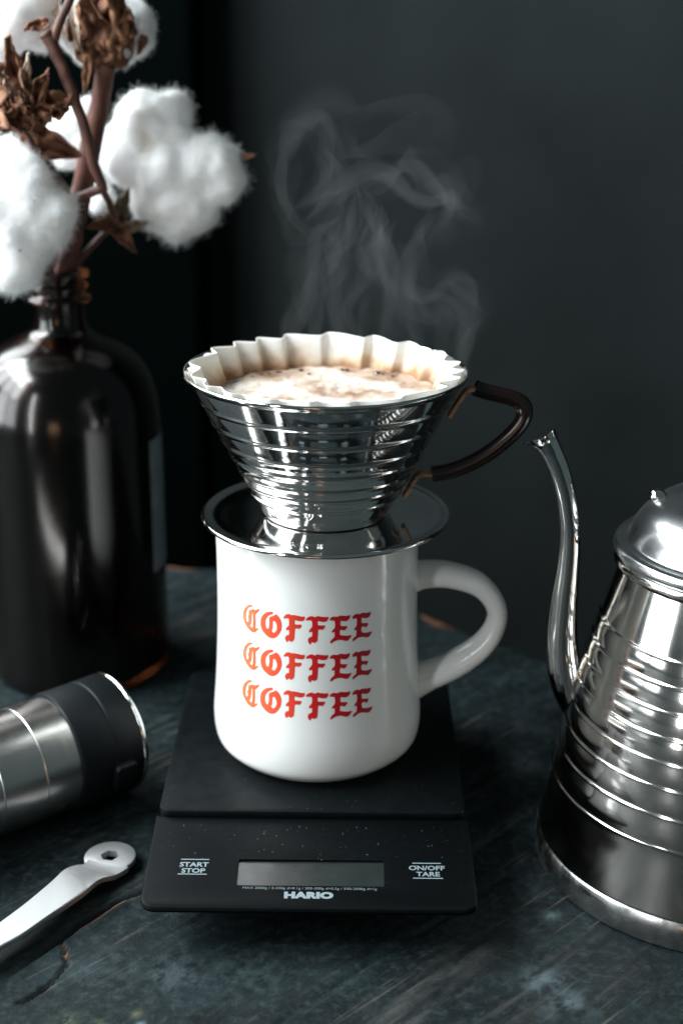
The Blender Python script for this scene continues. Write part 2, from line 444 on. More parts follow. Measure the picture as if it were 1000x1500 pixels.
b2 = N('ShaderNodeBump', Strength=.7, Distance=.0008); l_.new(fine.outputs['Fac'], b2.inputs['Height']); l_.new(b1.outputs[0], b2.inputs['Normal'])
l_.new(b2.outputs[0], b_.inputs['Normal'])
table = thing('wooden_table', (0, 0, 0), 'weathered wooden table with chipped dark teal paint under everything', 'table')
link('table_top', me, mt, table)
# apron slab under the top so that it has thickness
out = [(x, y) for x, y in EDGE] + [(-80, -80)]
sl = [[(x - .9*(1 if x > -70 else 0), y - .9, z) for x, y in out] for z in (-4.5, -1.0)]
sv, sf = loops(sl); mesh('table_slab', sv, sf, mt, table, smooth=False)

# ------------------------------------------------------------------ kitchen scale
SX, SYAW = -1.036, -.005
sc_ = thing('kitchen_scale', (SX, -.5, 0), 'flat black digital kitchen scale under the white mug, small grey display in front', 'kitchen scale')
sc_.rotation_euler = (0, 0, SYAW)
def SL(vf): return shift(vf, (0, .5, 0))          # world y -> scale-local y
pz = lambda y: 1.95 + (.60/4.7) * (y + 11.6)
mesh('base', *SL(rbox(9.2, 13.6, .02, 1.6, .6, .15, 0, -2.2)), M['black'], sc_)
mesh('rear_housing', *SL(rbox(11.7, 11.6, 1.35, 2.42, .5, .12, 0, -.4)), M['black'], sc_)
# front housing: sloped panel with a recessed display window
wf_, df_, cyf = 12.26, 5.1, -9.05
def outl(ins):
    return rrect(wf_ - 2*ins, df_ - 2*ins, max(.55 - ins, .05), 7, 0, cyf, (0, 0, 1, 1))
LP = []
for ins, fz in ((.9, lambda y: 1.30), (.30, lambda y: 1.56), (.05, lambda y: 1.70), (0, lambda y: pz(y) - .13), (.04, lambda y: pz(y) - .04), (.13, pz)):
    LP.append([(x, y, fz(y)) for x, y in outl(ins)])
v, f = loops(LP, True, False)
HX0, HX1, HY0, HY1 = -3.72 - SX, 1.72 - SX, -10.42, -9.02
hole = rrect(HX1 - HX0, HY1 - HY0, .06, 2, (HX0+HX1)/2, (HY0+HY1)/2)
top = LP[-1]; nO = len(top); off = len(v) - nO
ho = len(v); v += [(x, y, pz(y)) for x, y in hole]
hb = len(v); v += [(x, y, pz(y) - .11) for x, y in hole]
for t in tessellate_polygon([[Vector((x, y, 0)) for x, y, z in top], [Vector((x, y, 0)) for x, y in hole]]):
    f.append(tuple((off + i) if i < nO else (ho + i - nO) for i in t))
nh = len(hole)
for k in range(nh): f.append((ho+k, ho+(k+1) % nh, hb+(k+1) % nh, hb+k))
mesh('front_panel', *SL((v, f)), M['black'], sc_, angle=28)
def slab_on_panel(x0, x1, y0, y1, dz, t=.02):
    return [(x0, y0, pz(y0)+dz), (x1, y0, pz(y0)+dz), (x1, y1, pz(y1)+dz), (x0, y1, pz(y1)+dz), (x0, y0, pz(y0)+dz-t), (x1, y0, pz(y0)+dz-t), (x1, y1, pz(y1)+dz-t), (x0, y1, pz(y1)+dz-t)], \
        [(0, 1, 2, 3), (7, 6, 5, 4), (0, 4, 5, 1), (1, 5, 6, 2), (2, 6, 7, 3), (3, 7, 4, 0)]
disp = mesh('display', *SL(slab_on_panel(HX0-.02, HX1+.02, HY0-.02, HY1+.02, -.085, .05)), M['lcd'], sc_, smooth=False)
mesh('weighing_platform', *SL(rbox(12.0, 12.1, 2.56, 2.90, .45, .07, 0, -.62)), M['black_plate'], sc_)
mesh('platform_gap', *SL(rbox(11.2, 11.4, 2.40, 2.58, .4, .03, 0, -.55)), M['dark'], sc_)
def panel_text(name, body, cx, cy, size, mt_, sx=1, bold=0, spacing=1):
    tv, tf = text_mesh(body, size, bold, spacing)
    vv = [(cx - SX + a*sx, cy + b, pz(cy + b) + .004) for a, b, c in tv]
    return mesh(name, *SL((vv, tf)), mt_, sc_, smooth=False)
panel_text('printed_word', 'START', -5.38, -9.35, .33, M['print'], 1.12, .009)
panel_text('printed_word', 'STOP', -5.38, -9.68, .33, M['print'], 1.12, .009)
panel_text('printed_word', 'ON/OFF', 3.32, -9.42, .33, M['print'], 1.12, .009)
panel_text('printed_word', 'TARE', 3.36, -9.75, .33, M['print'], 1.12, .009)
panel_text('brand_word', 'HARIO', -1.05, -10.93, .42, M['print'], 1.34, .03, 1.05)
panel_text('fine_print', 'MAX 2000g / 2-200g d=0.1g / 200-500g d=0.5g / 500-2000g d=1g', -1.02, -10.56, .165, M['print_dim'], 1.13)
for x0, x1, y in ((-5.9, -4.84, -9.08), (-5.94, -4.86, -9.88), (2.79, 3.87, -9.17), (2.79, 3.90, -9.98)):
    mesh('printed_line', *SL(slab_on_panel(x0 - SX, x1 - SX, y, y + .045, .004, .003)), M['print'], sc_, smooth=False)
rg = random.Random(3)
dv, df = [], []
def fleck(x, y, z, s):
    k = rg.randint(3, 5); a0 = rg.random()*6; st = 1 + rg.random()*2.5
    o = len(dv)
    for i in range(k):
        a = a0 + 2*math.pi*i/k
        p = (s*st*math.cos(a), s*math.sin(a)); c, s_ = math.cos(a0*3), math.sin(a0*3)
        dv.append((x + p[0]*c - p[1]*s_, y + p[0]*s_ + p[1]*c, z))
    dv.append((x, y, z + s*.8))
    for i in range(k): df.append((o+i, o+(i+1) % k, o+k))
for i in range(170):
    x = rg.uniform(-5.9, 5.9); y = -7.1 - abs(rg.gauss(0, .9))
    if y < -11.2: continue
    if HX0 < x < HX1 and y < HY1: continue
    fleck(x, y, pz(y), rg.choice((.004, .005, .006, .008, .015)))
for i in range(40): 
    x = rg.uniform(-5.8, 5.8); y = rg.uniform(-11.2, -8); 
    if HX0 < x < HX1 and y < HY1: continue
    fleck(x, y, pz(y), rg.uniform(.003, .008))
for i in range(120):
    fleck(rg.uniform(-5.8, 5.8), -6.5 + abs(rg.gauss(0, 2.0)), 2.90, rg.uniform(.003, .012))
tag(mesh('dust_flecks', *SL((dv, df)), M['dust'], sc_, smooth=False), kind='stuff')

# ------------------------------------------------------------------ mug
MX, MY = -.965, -.936
mug = thing('coffee_mug', (MX, MY, 2.9), 'white glazed diner mug reading COFFEE three times in red blackletter, standing on the scale', 'mug')
MP = [(3.30, .0), (3.62, .06), (3.95, .30), (4.22, .62), (4.33, 1.10), (4.355, 1.7), (4.32, 2.3), (4.24, 3.3), (4.17, 4.6), (4.12, 6.0), (4.10, 7.4), (4.10, 9.0), (4.14, 9.9), (4.17, 10.18)]
mp_ = [tuple(p) for p in catmull(MP, 6)]
MZ = [p[1] for p in mp_]; MR = [p[0] for p in mp_]
mug_r = lambda z: float(np.interp(z - 2.9, MZ, MR))
prof = [(0, .12), (2.9, .12), (3.05, .0)] + mp_ + [(4.12, 10.33), (4.0, 10.40), (3.86, 10.34), (3.80, 10.2), (3.72, 8), (3.7, 4), (3.6, 1.2), (3.2, .75), (0, .7)]
mesh('mug_body', *lathe(prof, 160), M['ceramic'], mug, angle=50)
HC = [(3.0, 10.45), (3.7, 10.60), (4.6, 10.60), (5.6, 10.32), (6.15, 9.95), (6.55, 9.42), (6.73, 8.82), (6.60, 8.15), (6.22, 7.50), (5.68, 6.98), (4.9, 6.45), (4.05, 6.05), (3.1, 5.60)]
HCp = [(x - .26 - MX, 0, z - 2.9) for x, z in HC]
hp = [tuple(p) for p in catmull(HCp, 8)]
rr = [.66, .56, .53, .50, .46, .43, .42, .44, .49, .53, .56, .60, .72]
v, f = tube(hp, resample_r(rr, len(hp)), 28, (1.45, 1.0))
mesh('handle', v, f, M['ceramic'], mug, angle=60)

GLYPHS = {'C': [[(-36.7,8.97),(-37.9,8.99),(-39.4,8.97),(-41.2,8.87),(-42.9,8.73),(-43.9,8.57),(-44.2,8.41),(-44.0,8.28),(-43.1,8.15),(-41.7,8.03),(-40.1,7.93),(-38.3,7.87),(-36.6,7.85),(-35.5,7.87),(-34.3,7.96),(-32.9,8.07),(-33.2,8.1),(-34.1,8.05),(-34.9,8.02),(-35.0,8.07),(-34.8,8.24),(-34.8,8.45),(-35.1,8.61),(-34.6,8.68),(-33.5,8.76),(-32.0,8.91),(-32.5,8.92),(-33.8,8.86),(-35.4,8.82),(-36.9,8.84),(-37.9,8.77),(-39.3,8.75),(-39.7,8.7),(-39.5,8.57),(-39.9,8.48),(-40.8,8.43),(-40.1,8.4),(-39.8,8.34),(-40.0,8.25),(-40.7,8.2),(-41.4,8.23),(-41.8,8.35),(-41.6,8.52),(-41.1,8.68),(-40.0,8.81),(-38.6,8.9),(-37.4,8.93)]
,[(-37.4,8.65),(-36.6,8.67),(-36.5,8.51),(-36.6,8.24),(-36.8,8.03),(-37.8,8.04),(-39.0,8.1),(-37.9,8.18),(-37.7,8.38),(-37.5,8.55)]]
,'O': [[(-23.6,8.89),(-23.9,8.93),(-25.6,8.91),(-27.6,8.85),(-29.5,8.74),(-30.9,8.59),(-31.4,8.41),(-31.3,8.22),(-30.5,8.07),(-29.0,7.96),(-27.2,7.87),(-25.5,7.82),(-23.8,7.82),(-22.1,7.88),(-20.4,8.03),(-19.2,8.19),(-18.7,8.36),(-18.8,8.53),(-19.5,8.68),(-20.6,8.79),(-21.8,8.86),(-22.8,8.79),(-24.2,8.73),(-25.9,8.67),(-25.9,8.61),(-25.8,8.45),(-25.9,8.28),(-26.5,8.16),(-27.5,8.17),(-28.2,8.26),(-28.5,8.38),(-28.3,8.53),(-27.5,8.65),(-26.2,8.76),(-24.8,8.82),(-23.9,8.85)]
,[(-23.9,8.54),(-22.9,8.58),(-22.1,8.54),(-21.4,8.43),(-21.1,8.29),(-21.5,8.18),(-22.9,8.04),(-24.8,8.1),(-24.2,8.18),(-24.0,8.35)]]
,'F': [[(-17.6,8.72),(-17.0,8.82),(-15.9,8.91),(-14.4,8.94),(-12.9,8.9),(-11.8,8.92),(-9.4,8.9),(-7.5,8.87),(-5.7,8.89),(-6.0,8.79),(-6.7,8.71),(-8.3,8.7),(-10.3,8.71),(-11.4,8.73),(-11.5,8.53),(-9.5,8.53),(-7.5,8.54),(-7.8,8.46),(-8.8,8.37),(-10.2,8.39),(-11.3,8.36),(-11.4,8.17),(-11.6,8.01),(-11.7,7.88),(-13.3,7.78),(-14.4,7.85),(-15.2,7.8),(-15.6,7.75),(-16.3,7.83),(-16.5,7.94),(-15.7,8.03),(-14.2,8.06),(-14.2,8.19),(-14.4,8.29),(-16.1,8.25),(-15.8,8.35),(-14.3,8.45),(-14.2,8.58),(-14.3,8.76),(-15.9,8.77)]]
,'F2': [[(-5.2,8.73),(-4.7,8.82),(-3.4,8.89),(-1.8,8.92),(-0.3,8.86),(0.9,8.92),(3.0,8.89),(4.9,8.87),(7.0,8.88),(6.6,8.78),(5.6,8.69),(3.9,8.68),(2.0,8.72),(1.0,8.73),(0.9,8.54),(3.0,8.52),(5.2,8.53),(4.7,8.44),(3.7,8.35),(2.4,8.38),(1.2,8.36),(1.1,8.17),(0.9,7.99),(0.8,7.87),(-0.6,7.8),(-1.8,7.85),(-2.4,7.8),(-2.9,7.72),(-3.7,7.81),(-4.0,7.94),(-3.3,8.02),(-1.8,8.05),(-1.6,8.17),(-1.8,8.28),(-3.5,8.24),(-3.2,8.34),(-1.8,8.45),(-1.6,8.57),(-1.8,8.73),(-3.3,8.76)]]
,'E': [[(7.7,8.75),(8.3,8.84),(9.6,8.88),(11.9,8.85),(13.4,8.9),(15.7,8.86),(17.4,8.85),(18.6,8.88),(18.8,8.84),(18.3,8.73),(16.8,8.65),(14.8,8.67),(13.3,8.71),(13.2,8.46),(15.1,8.44),(17.5,8.42),(16.6,8.34),(15.7,8.26),(14.3,8.31),(13.0,8.31),(12.9,8.08),(14.6,8.05),(16.6,8.02),(18.0,8.01),(19.7,8.04),(19.2,7.95),(17.5,7.81),(16.1,7.83),(13.8,7.89),(11.8,7.89),(9.9,7.85),(8.5,7.77),(7.9,7.77),(8.1,7.84),(9.1,7.94),(10.4,8.01),(10.4,8.14),(10.4,8.25),(8.7,8.21),(9.1,8.3),(10.4,8.39),(10.7,8.49),(10.5,8.7),(9.0,8.74),(8.1,8.73)]]
,'E2': [[(20.2,8.73),(20.5,8.81),(22.0,8.88),(23.4,8.87),(24.3,8.84),(25.8,8.89),(28.0,8.85),(29.9,8.84),(31.1,8.85),(31.2,8.8),(30.4,8.68),(29.0,8.63),(27.1,8.66),(25.4,8.71),(25.3,8.45),(27.5,8.43),(29.7,8.4),(29.2,8.32),(28.4,8.24),(27.3,8.31),(25.3,8.31),(25.3,8.07),(27.2,8.02),(29.1,8.0),(30.7,8.01),(32.1,8.01),(31.5,7.92),(29.6,7.8),(27.6,7.85),(25.4,7.89),(23.6,7.88),(21.8,7.81),(20.7,7.75),(20.3,7.77),(20.6,7.86),(21.8,7.92),(22.6,7.96),(22.7,8.11),(22.7,8.23),(21.2,8.2),(21.6,8.3),(22.6,8.36),(22.9,8.48),(22.9,8.71),(21.7,8.73),(20.8,8.7)]]}


def glyph(polys, dz):
    outer = [Vector((a, b, 0)) for a, b in polys[0]]
    hs = [[Vector((a, b, 0)) for a, b in p] for p in polys[1:]]
    allp = [p for l in [outer] + hs for p in l]
    bm = bmesh.new()
    vs = [bm.verts.new(p) for p in allp]
    for t in tessellate_polygon([outer] + hs):
        try: bm.faces.new([vs[i] for i in t])
        except ValueError: pass
    a0 = min(p.x for p in allp); a1 = max(p.x for p in allp)
    x = math.floor(a0)
    while x < a1:
        bmesh.ops.bisect_plane(bm, geom=bm.verts[:] + bm.edges[:] + bm.faces[:], plane_co=(x, 0, 0), plane_no=(1, 0, 0)); x += 1.2
    zc = 7.8
    while zc < 9:
        bmesh.ops.bisect_plane(bm, geom=bm.verts[:] + bm.edges[:] + bm.faces[:], plane_co=(0, zc, 0), plane_no=(0, 1, 0)); zc += .3
    bm.verts.ensure_lookup_table()
    V, F = [], []
    for i, p in enumerate(bm.verts):
        p.index = i
        z = p.co.y + dz; r = mug_r(z) + .006; a = R(p.co.x)
        V.append((r*math.sin(a), -r*math.cos(a), z - 2.9))
    for fc in bm.faces: F.append(tuple(q.index for q in fc.verts))
    bm.free()
    return V, F
def area2(p): return sum(p[i-1][0]*p[i][1] - p[i][0]*p[i-1][1] for i in range(len(p)))
def smooth_poly(p, hole=False):
    grow = .016*(1 if (area2(p) > 0) != hole else -1)
    # light corner cutting so the strokes are not faceted
    n = len(p); out = []
    for i in range(n):
        a, b, c = p[i-1], p[i], p[(i+1) % n]
        l1 = math.dist((a[0]*.073, a[1]), (b[0]*.073, b[1])); l2 = math.dist((c[0]*.073, c[1]), (b[0]*.073, b[1]))
        k = .22
        nx_, ny_ = (c[1]-a[1]), -(c[0]-a[0])*.073; ln_ = math.hypot(nx_, ny_) + 1e-9
        b = (b[0] + grow*nx_/ln_/.073, b[1] + grow*ny_/ln_)
        out.append((b[0] + (a[0]-b[0])*k, b[1] + (a[1]-b[1])*k)); out.append((b[0] + (c[0]-b[0])*k, b[1] + (c[1]-b[1])*k))
    return out
for row, dz in enumerate((1.61, 0, -1.62)):
    for k in ('C', 'O', 'F', 'F2', 'E', 'E2'):
        v, f = glyph([smooth_poly(p, i > 0) for i, p in enumerate(GLYPHS[k])], dz)
        mesh('letter_' + {'F2': 'f', 'E2': 'e'}.get(k, k.lower()), v, f, M['ink'], mug, angle=0)

# ------------------------------------------------------------------ dripper
DX, DY, FZ = -.636, -.936, 13.32
drip = thing('coffee_dripper', (DX, DY, FZ), 'ribbed stainless steel pour-over dripper with brown handle sitting on the mug', 'dripper')
fl = [(1.9, .02), (2.6, .02), (3.6, .01), (4.45, -.02), (4.75, .03), (4.90, .06), (4.97, .03), (5.0, -.04), (4.96, -.11), (4.86, -.12), (4.5, -.13), (3.6, -.08), (1.9, -.06)]
saucer = mesh('saucer', *lathe([tuple(p) for p in catmull(fl, 4)], 160), M['steel'], drip, angle=60)
# cone: beads between nearly straight bands
cone_r = lambda z: 2.50 + (z - .04) * (5.33 - 2.50) / 5.6
ridz = [.98, 1.50, 1.98, 2.60, 3.20, 3.98, 4.85]
pr = [(2.30, .05), (2.47, .055), (2.52, .08)]
zz = .12
pts_z = []
while zz < 5.62:
    pts_z.append(zz); zz += .035
for z in pts_z:
    r = cone_r(z)
    for i, rz in enumerate(ridz):
        wd = .075
        r += .062 * math.exp(-((z - rz)/wd)**2)
        lo_ = ridz[i-1] if i else .1
    # bands bow out a little between beads
    edges_ = [.05] + ridz + [5.7]
    for a, b in zip(edges_[:-1], edges_[1:]):
        if a <= z < b:
            t = (z - a)/(b - a); r += .018 * math.sin(math.pi*t)
    pr.append((r, z))
pr += [(5.38, 5.68), (5.46, 5.74), (5.54, 5.80), (5.565, 5.86), (5.54, 5.92), (5.48, 5.93), (5.43, 5.88), (5.36, 5.80)]
inner = [(cone_r(z) - .09, z) for z in np.linspace(5.6, .2, 30)]
pr += inner + [(0, .15)]
cone = mesh('ribbed_cone', *lathe(pr, 200), M['steel'], drip, angle=70)
mesh('cone_gap', *lathe([(2.2, .025), (2.44, .025), (2.46, .04), (2.44, .055), (2.2, .055)], 96), M['dark'], drip)
def cone_text(body, zc, size, deg, sx=1.0):
    tv, tf = text_mesh(body, size, .003, 1.0, .25)
    V = []
    for a, b, c in tv:
        z = zc + b*.9; r = cone_r(z) + .035; an = R(deg) + a*sx/r
        V.append((r*math.sin(an), -r*math.cos(an), z))
    return V, tf
ev = join([cone_text('Kalita', 1.24, .30, -9), cone_text('WAVE', .74, .34, -9), cone_text('185', .34, .28, -9)])
em = mesh('embossed_lettering', *ev, M['steel'], drip, smooth=False); sd = em.modifiers.new('thickness', 'SOLIDIFY'); sd.thickness = .00022; sd.offset = 1
def flat_text(body, rad, size, deg):
    tv, tf = text_mesh(body, size, .003)
    V = []
    for a, b, c in tv:
        r = rad - b; an = R(deg) + a/rad; V.append((r*math.sin(an), -r*math.cos(an), .035))
    V = [(-(-x), y, z) for x, y, z in V]
    return V, tf
em = mesh('stamped_lettering', *flat_text('STAINLESS', 3.9, .28, -10), M['steel'], drip, smooth=False); sd = em.modifiers.new('thickness', 'SOLIDIFY'); sd.thickness = .0003; sd.offset = 1
# handle
DH = [(5.20, 18.50), (5.6, 18.36), (6.2, 18.22), (6.72, 18.08), (7.10, 17.84), (7.20, 17.45), (7.02, 16.98), (6.55, 16.42), (5.90, 15.86), (5.2, 15.42), (4.4, 15.08), (3.62, 14.93)]
dh = [(x - DX - .03, 0, z - FZ) for x, z in DH]
hv, hf = tube([tuple(p) for p in catmull(dh, 8)], .325, 16, (.92, 1.0))
# squarer section
mesh('handle_grip', hv, hf, M['brown'], drip, angle=50)
def strap(pts, w=.55, t=.13):
    P = [tuple(p) for p in catmull(pts, 5)]
    V, F = [], []
    n = len(P)
    for i in range(n):
        a = Vector(P[min(i+1, n-1)]) - Vector(P[max(i-1, 0)]); a.normalize()
        nrm = Vector((-a.z, 0, a.x))
        for sy, sn in ((-1, -1), (1, -1), (1, 1), (-1, 1)):
            p = Vector(P[i]) + Vector((0, sy*w/2, 0)) + nrm*sn*t/2; V.append(tuple(p))
    for i in range(n-1):
        for k in range(4): F.append((i*4+k, i*4+(k+1) % 4, (i+1)*4+(k+1) % 4, (i+1)*4+k))
    F.append((3, 2, 1, 0)); F.append(tuple((n-1)*4 + k for k in range(4)))
    return V, F
cl = lambda pts: [(x - DX, 0, z - FZ) for x, z in pts]
mesh('handle_strap', *strap(cl([(5.7, 18.34), (5.2, 18.46), (4.90, 18.42), (4.66, 18.12), (4.42, 17.72), (4.20, 17.32)])), M['copper'], drip, angle=50)
mesh('handle_strap', *strap(cl([(3.9, 14.97), (3.42, 14.96), (3.08, 14.90), (2.86, 14.62), (2.68, 14.28), (2.50, 13.98)])), M['copper'], drip, angle=50)
# ------------------------------------------------------------------ filter paper
paper = thing('paper_filter', (DX, DY, FZ), 'white fluted paper filter standing inside the steel dripper, stained tan at the coffee', 'paper filter')
NF, SEG = 20, 800
V, F = [], []
zl = [4.15, 4.4, 4.7, 5.0, 5.3, 5.6, 5.82, 5.95, 6.02]
for j, z in enumerate(zl):
    for k in range(SEG):
        a = 2*math.pi*k/SEG
        ph = (a*NF/(2*math.pi) + .25*math.sin(a*3) + .15*math.sin(a*5+1)) % 1.0
        tri = (ph/.80 if ph < .80 else (1-ph)/.20)
        sft = tri*tri*(3-2*tri)
        t = (z - zl[0])/(zl[-1]-zl[0])
        amp = .26 + .14*t
        am = amp*(1 + .25*math.sin(a*2.3+.6) + .15*math.sin(7*a))
        r = min(cone_r(min(z, 5.6)) - .14, 5.3) - am + am*sft
        if z > 5.7: r += (z-5.7)*.55
        lift = (.07*sft*(1 - .8*max(0, math.cos(a))) + .02*math.sin(a*4+2) + .07*max(0, math.sin(a))) * max(0, (t-.75))*4
        V.append((r*math.cos(a), r*math.sin(a), z + lift - .05))
for j in range(len(zl)-1):
    for k in range(SEG):
        k2 = (k+1) % SEG; F.append((j*SEG+k, j*SEG+k2, (j+1)*SEG+k2, (j+1)*SEG+k))
# coffee stain above the liquid line
n_, l_, b_ = nodes(M['paper'])
tc = n_.new('ShaderNodeTexCoord'); sx = n_.new('ShaderNodeSeparateXYZ'); l_.new(tc.outputs['Object'], sx.inputs[0])
nz = n_.new('ShaderNodeTexNoise'); nz.inputs['Scale'].default_value = 90; nz.inputs['Detail'].default_value = 5; l_.new(tc.outputs['Object'], nz.inputs['Vector'])
ma = n_.new('ShaderNodeMath'); ma.operation = 'MULTIPLY_ADD'; ma.inputs[1].default_value = .012; l_.new(nz.outputs['Fac'], ma.inputs[0]); l_.new(sx.outputs['Z'], ma.inputs[2])
mr = n_.new('ShaderNodeMapRange'); mr.inputs['From Min'].default_value = .0545; mr.inputs['From Max'].default_value = .066; l_.new(ma.outputs[0], mr.inputs[0])
rp = n_.new('ShaderNodeValToRGB'); el = rp.color_ramp.elements; el.new(.3); el.new(.6)
for e, (p, c) in zip(el, ((0, (.30, .16, .08)), (.22, (.55, .37, .24)), (.5, (.76, .68, .57)), (.85, (.82, .81, .77)))): e.position = p; e.color = (*c, 1)
l_.new(mr.outputs[0], rp.inputs[0]); l_.new(rp.outputs[0], b_.inputs['Base Color'])
po = mesh('fluted_wall', V, F, M['paper'], paper, angle=0)
sd = po.modifiers.new('thickness', 'SOLIDIFY'); sd.thickness = .00025; sd.offset = 0
# ------------------------------------------------------------------ coffee
M['foam'] = mat('coffee_foam', (.62, .48, .36), .55, Subsurface_Weight=.2, Subsurface_Radius=(.01, .007, .005), Subsurface_Scale=.3)
n_, l_, b_ = nodes(M['foam'])
nz, crr = color_noise(M['foam'], 45, [(.36, (.24, .14, .09)), (.45, (.50, .37, .28)), (.54, (.70, .61, .53)), (.66, (.82, .77, .71))], 9)
bump(M['foam'], 400, .6, .0008, 5)
coffee = thing('coffee_bloom', (DX, DY, FZ + 4.75), 'pale tan coffee foam with dark bubbles filling the paper filter', 'coffee')
V, F = [], []
rings = np.linspace(0, 4.75, 46); SEGc = 160
for r in rings[1:]:
    for k in range(SEGc):
        a = 2*math.pi*k/SEGc; x, y = r*math.cos(a), r*math.sin(a)
        z = .10*noise.noise(Vector((x*.9, y*.9, 2))) + .05*noise.noise(Vector((x*3, y*3, 5))) + .05*(r/4.5)**4
        V.append((x, y, z))
V.append((0, 0, 0)); c0 = len(V) - 1; nr = len(rings) - 1
for j in range(nr-1):
    for k in range(SEGc):
        k2 = (k+1) % SEGc; F.append((j*SEGc+k, j*SEGc+k2, (j+1)*SEGc+k2, (j+1)*SEGc+k))
for k in range(SEGc): F.append((c0, k, (k+1) % SEGc))
bo = len(V); V += [(4.2*math.cos(2*math.pi*k/SEGc), 4.2*math.sin(2*math.pi*k/SEGc), -.8) for k in range(SEGc)]
for k in range(SEGc): F.append(((nr-1)*SEGc+k, (nr-1)*SEGc+(k+1) % SEGc, bo+(k+1) % SEGc, bo+k))
F.append(tuple(range(bo, bo+SEGc))[::-1])
mesh('foam', V, F, M['foam'], coffee, angle=0)
M['bubble'] = mat('dark_bubble', (.10, .04, .02), .08, Coat_Weight=1)
rb_ = random.Random(8)
bpos = [(-1.1, 3.84, .14), (-.7, 4.3, .10), (.74, 4.9, .11), (.83, 4.3, .12), (2.43, 4.16, .20), (-.76, 3.4, .08), (-3.5, 4.1, .10), (-3.2, 4.5, .11), (-1.4, 5.2, .12), (3.4, 4.1, .09), (-3.8, 3.6, .08), (-3.3, 3.5, .07), (2.6, 4.5, .1), (-2.6, 4.6, .09), (-2.2, 4.2, .07), (3.0, 4.6, .1)]
for x, y, r in bpos:
    rr_ = math.hypot(x, y)
    if rr_ > 4.25: x, y = x*4.2/rr_, y*4.2/rr_
    pr_ = [(0, .10*r + r*.55)] + [(r*math.sin(t), .02 + r*.6*math.cos(t)) for t in np.linspace(.25, math.pi/2, 6)]
    mesh('bubble', *shift(lathe([(a, b) for a, b in pr_], 14), (x, y, .02)), M['bubble'], coffee, angle=0)
gv = []
for i in range(520):
    a = rb_.uniform(0, 6.28); r = 4.35*math.sqrt(rb_.random()); s = rb_.uniform(.015, .045)
    if r < 2.5 and rb_.random() < .6: continue
    x, y = r*math.cos(a), r*math.sin(a)
    v0 = [(x + s*rb_.uniform(-1, 1), y + s*rb_.uniform(-1, 1), .05 + s*rb_.uniform(-.2, 1)) for _ in range(4)]
    gv.append((v0, [(0, 1, 2), (0, 1, 3), (1, 2, 3), (0, 2, 3)]))
M['grounds'] = mat('coffee_grounds', (.09, .04, .02), .8)
tag(mesh('grounds', *join(gv), M['grounds'], coffee, smooth=False), kind='stuff')

# ------------------------------------------------------------------ gooseneck kettle
KX, KY = 15.04, -4.94
ket = thing('gooseneck_kettle', (KX, KY, 0), 'polished steel gooseneck kettle with stepped rings and domed lid right of the scale', 'kettle')
steps = [10.6, 9.7, 8.8, 7.9, 7.0, 6.05, 5.0, 3.8]
def body_r(z): return float(np.interp(z, [1.2, 1.9, 3.9, 5.9, 7.6, 9.05, 10.65, 12.7], [6.93, 6.80, 6.42, 6.08, 5.76, 5.40, 5.00, 4.46]))
pr = [(0, .03), (6.6, .03), (6.90, .04), (6.99, .10), (7.02, .3), (7.02, .8), (6.97, 1.12), (6.93, 1.18), (6.90, 1.22), (6.91, 1.28)]
lowband = list(pr)
zz = 1.3
up_ = []
while zz < 12.7:
    r = body_r(zz)
    for s in steps:
        d = zz - s
        # each ring steps outward just below its line and eases back
        if d < 0: r += .05*math.exp(d/.25)
        r += .014 * math.exp(-(d/.05)**2)
    for a, b in zip(steps[1:], steps[:-1]):
        if a <= zz < b: r += .045*math.sin(math.pi*(zz - a)/(b - a))
    up_.append((r, zz)); zz += .03
mesh('kettle_body', *lathe([(6.91, 1.28)] + up_ + [(4.50, 12.72), (4.3, 12.75)], 200), M['steel_kettle'], ket, angle=70)
mesh('base_band', *lathe(lowband, 160), M['steel_band'], ket, angle=40)
mesh('collar', *lathe([(4.40, 12.66), (4.55, 12.66), (4.66, 12.74), (4.70, 12.88), (4.67, 13.02), (4.58, 13.10), (4.45, 13.12)], 160), M['steel_kettle'], ket, angle=70)
ld = [(4.45, 13.10), (4.60, 13.14), (4.70, 13.24), (4.72, 13.38), (4.66, 13.54), (4.52, 13.62), (4.36, 13.64), (4.22, 13.70), (4.15, 13.82), (4.05, 14.1), (3.85, 14.45), (3.5, 14.85), (2.95, 15.22), (2.2, 15.5), (1.3, 15.66), (0, 15.72)]
lid = mesh('lid', *lathe([tuple(p) for p in catmull(ld[:-1], 4)] + [(0, 15.72)], 160), M['steel_satin'], ket, angle=70)
lid.data.materials[0] = M['steel_lid'] = mat('lid_steel', (.72, .74, .75), .24, 1); add_noise(M['steel_lid'], 60, .20, .26)
sv, sf = lathe([(0, .34), (.13, .315), (.24, .24), (.32, .12), (.34, 0), (.32, -.12), (.24, -.24), (0, -.34)], 24)
mesh('lid_rivet', *shift((sv, sf), (11.95 - KX, -4.0 - KY, 15.13)), M['steel'], lid)
SP = [(10.4, 5.2), (9.75, 6.0), (9.22, 6.9), (8.93, 7.8), (8.78, 9.1), (8.78, 10.58), (8.84, 12.03), (8.82, 13.45), (8.60, 14.85), (8.27, 15.95), (7.93, 16.70), (7.66, 17.16)]
sp_ = [(x - KX, -3.5 - KY, z) for x, z in SP]
path = [tuple(p) for p in catmull(sp_, 8)]
rad = resample_r([.90, .84, .75, .69, .60, .53, .46, .41, .40, .41, .43, .50], len(path))
v, f = tube(path, rad, 32, caps=False)
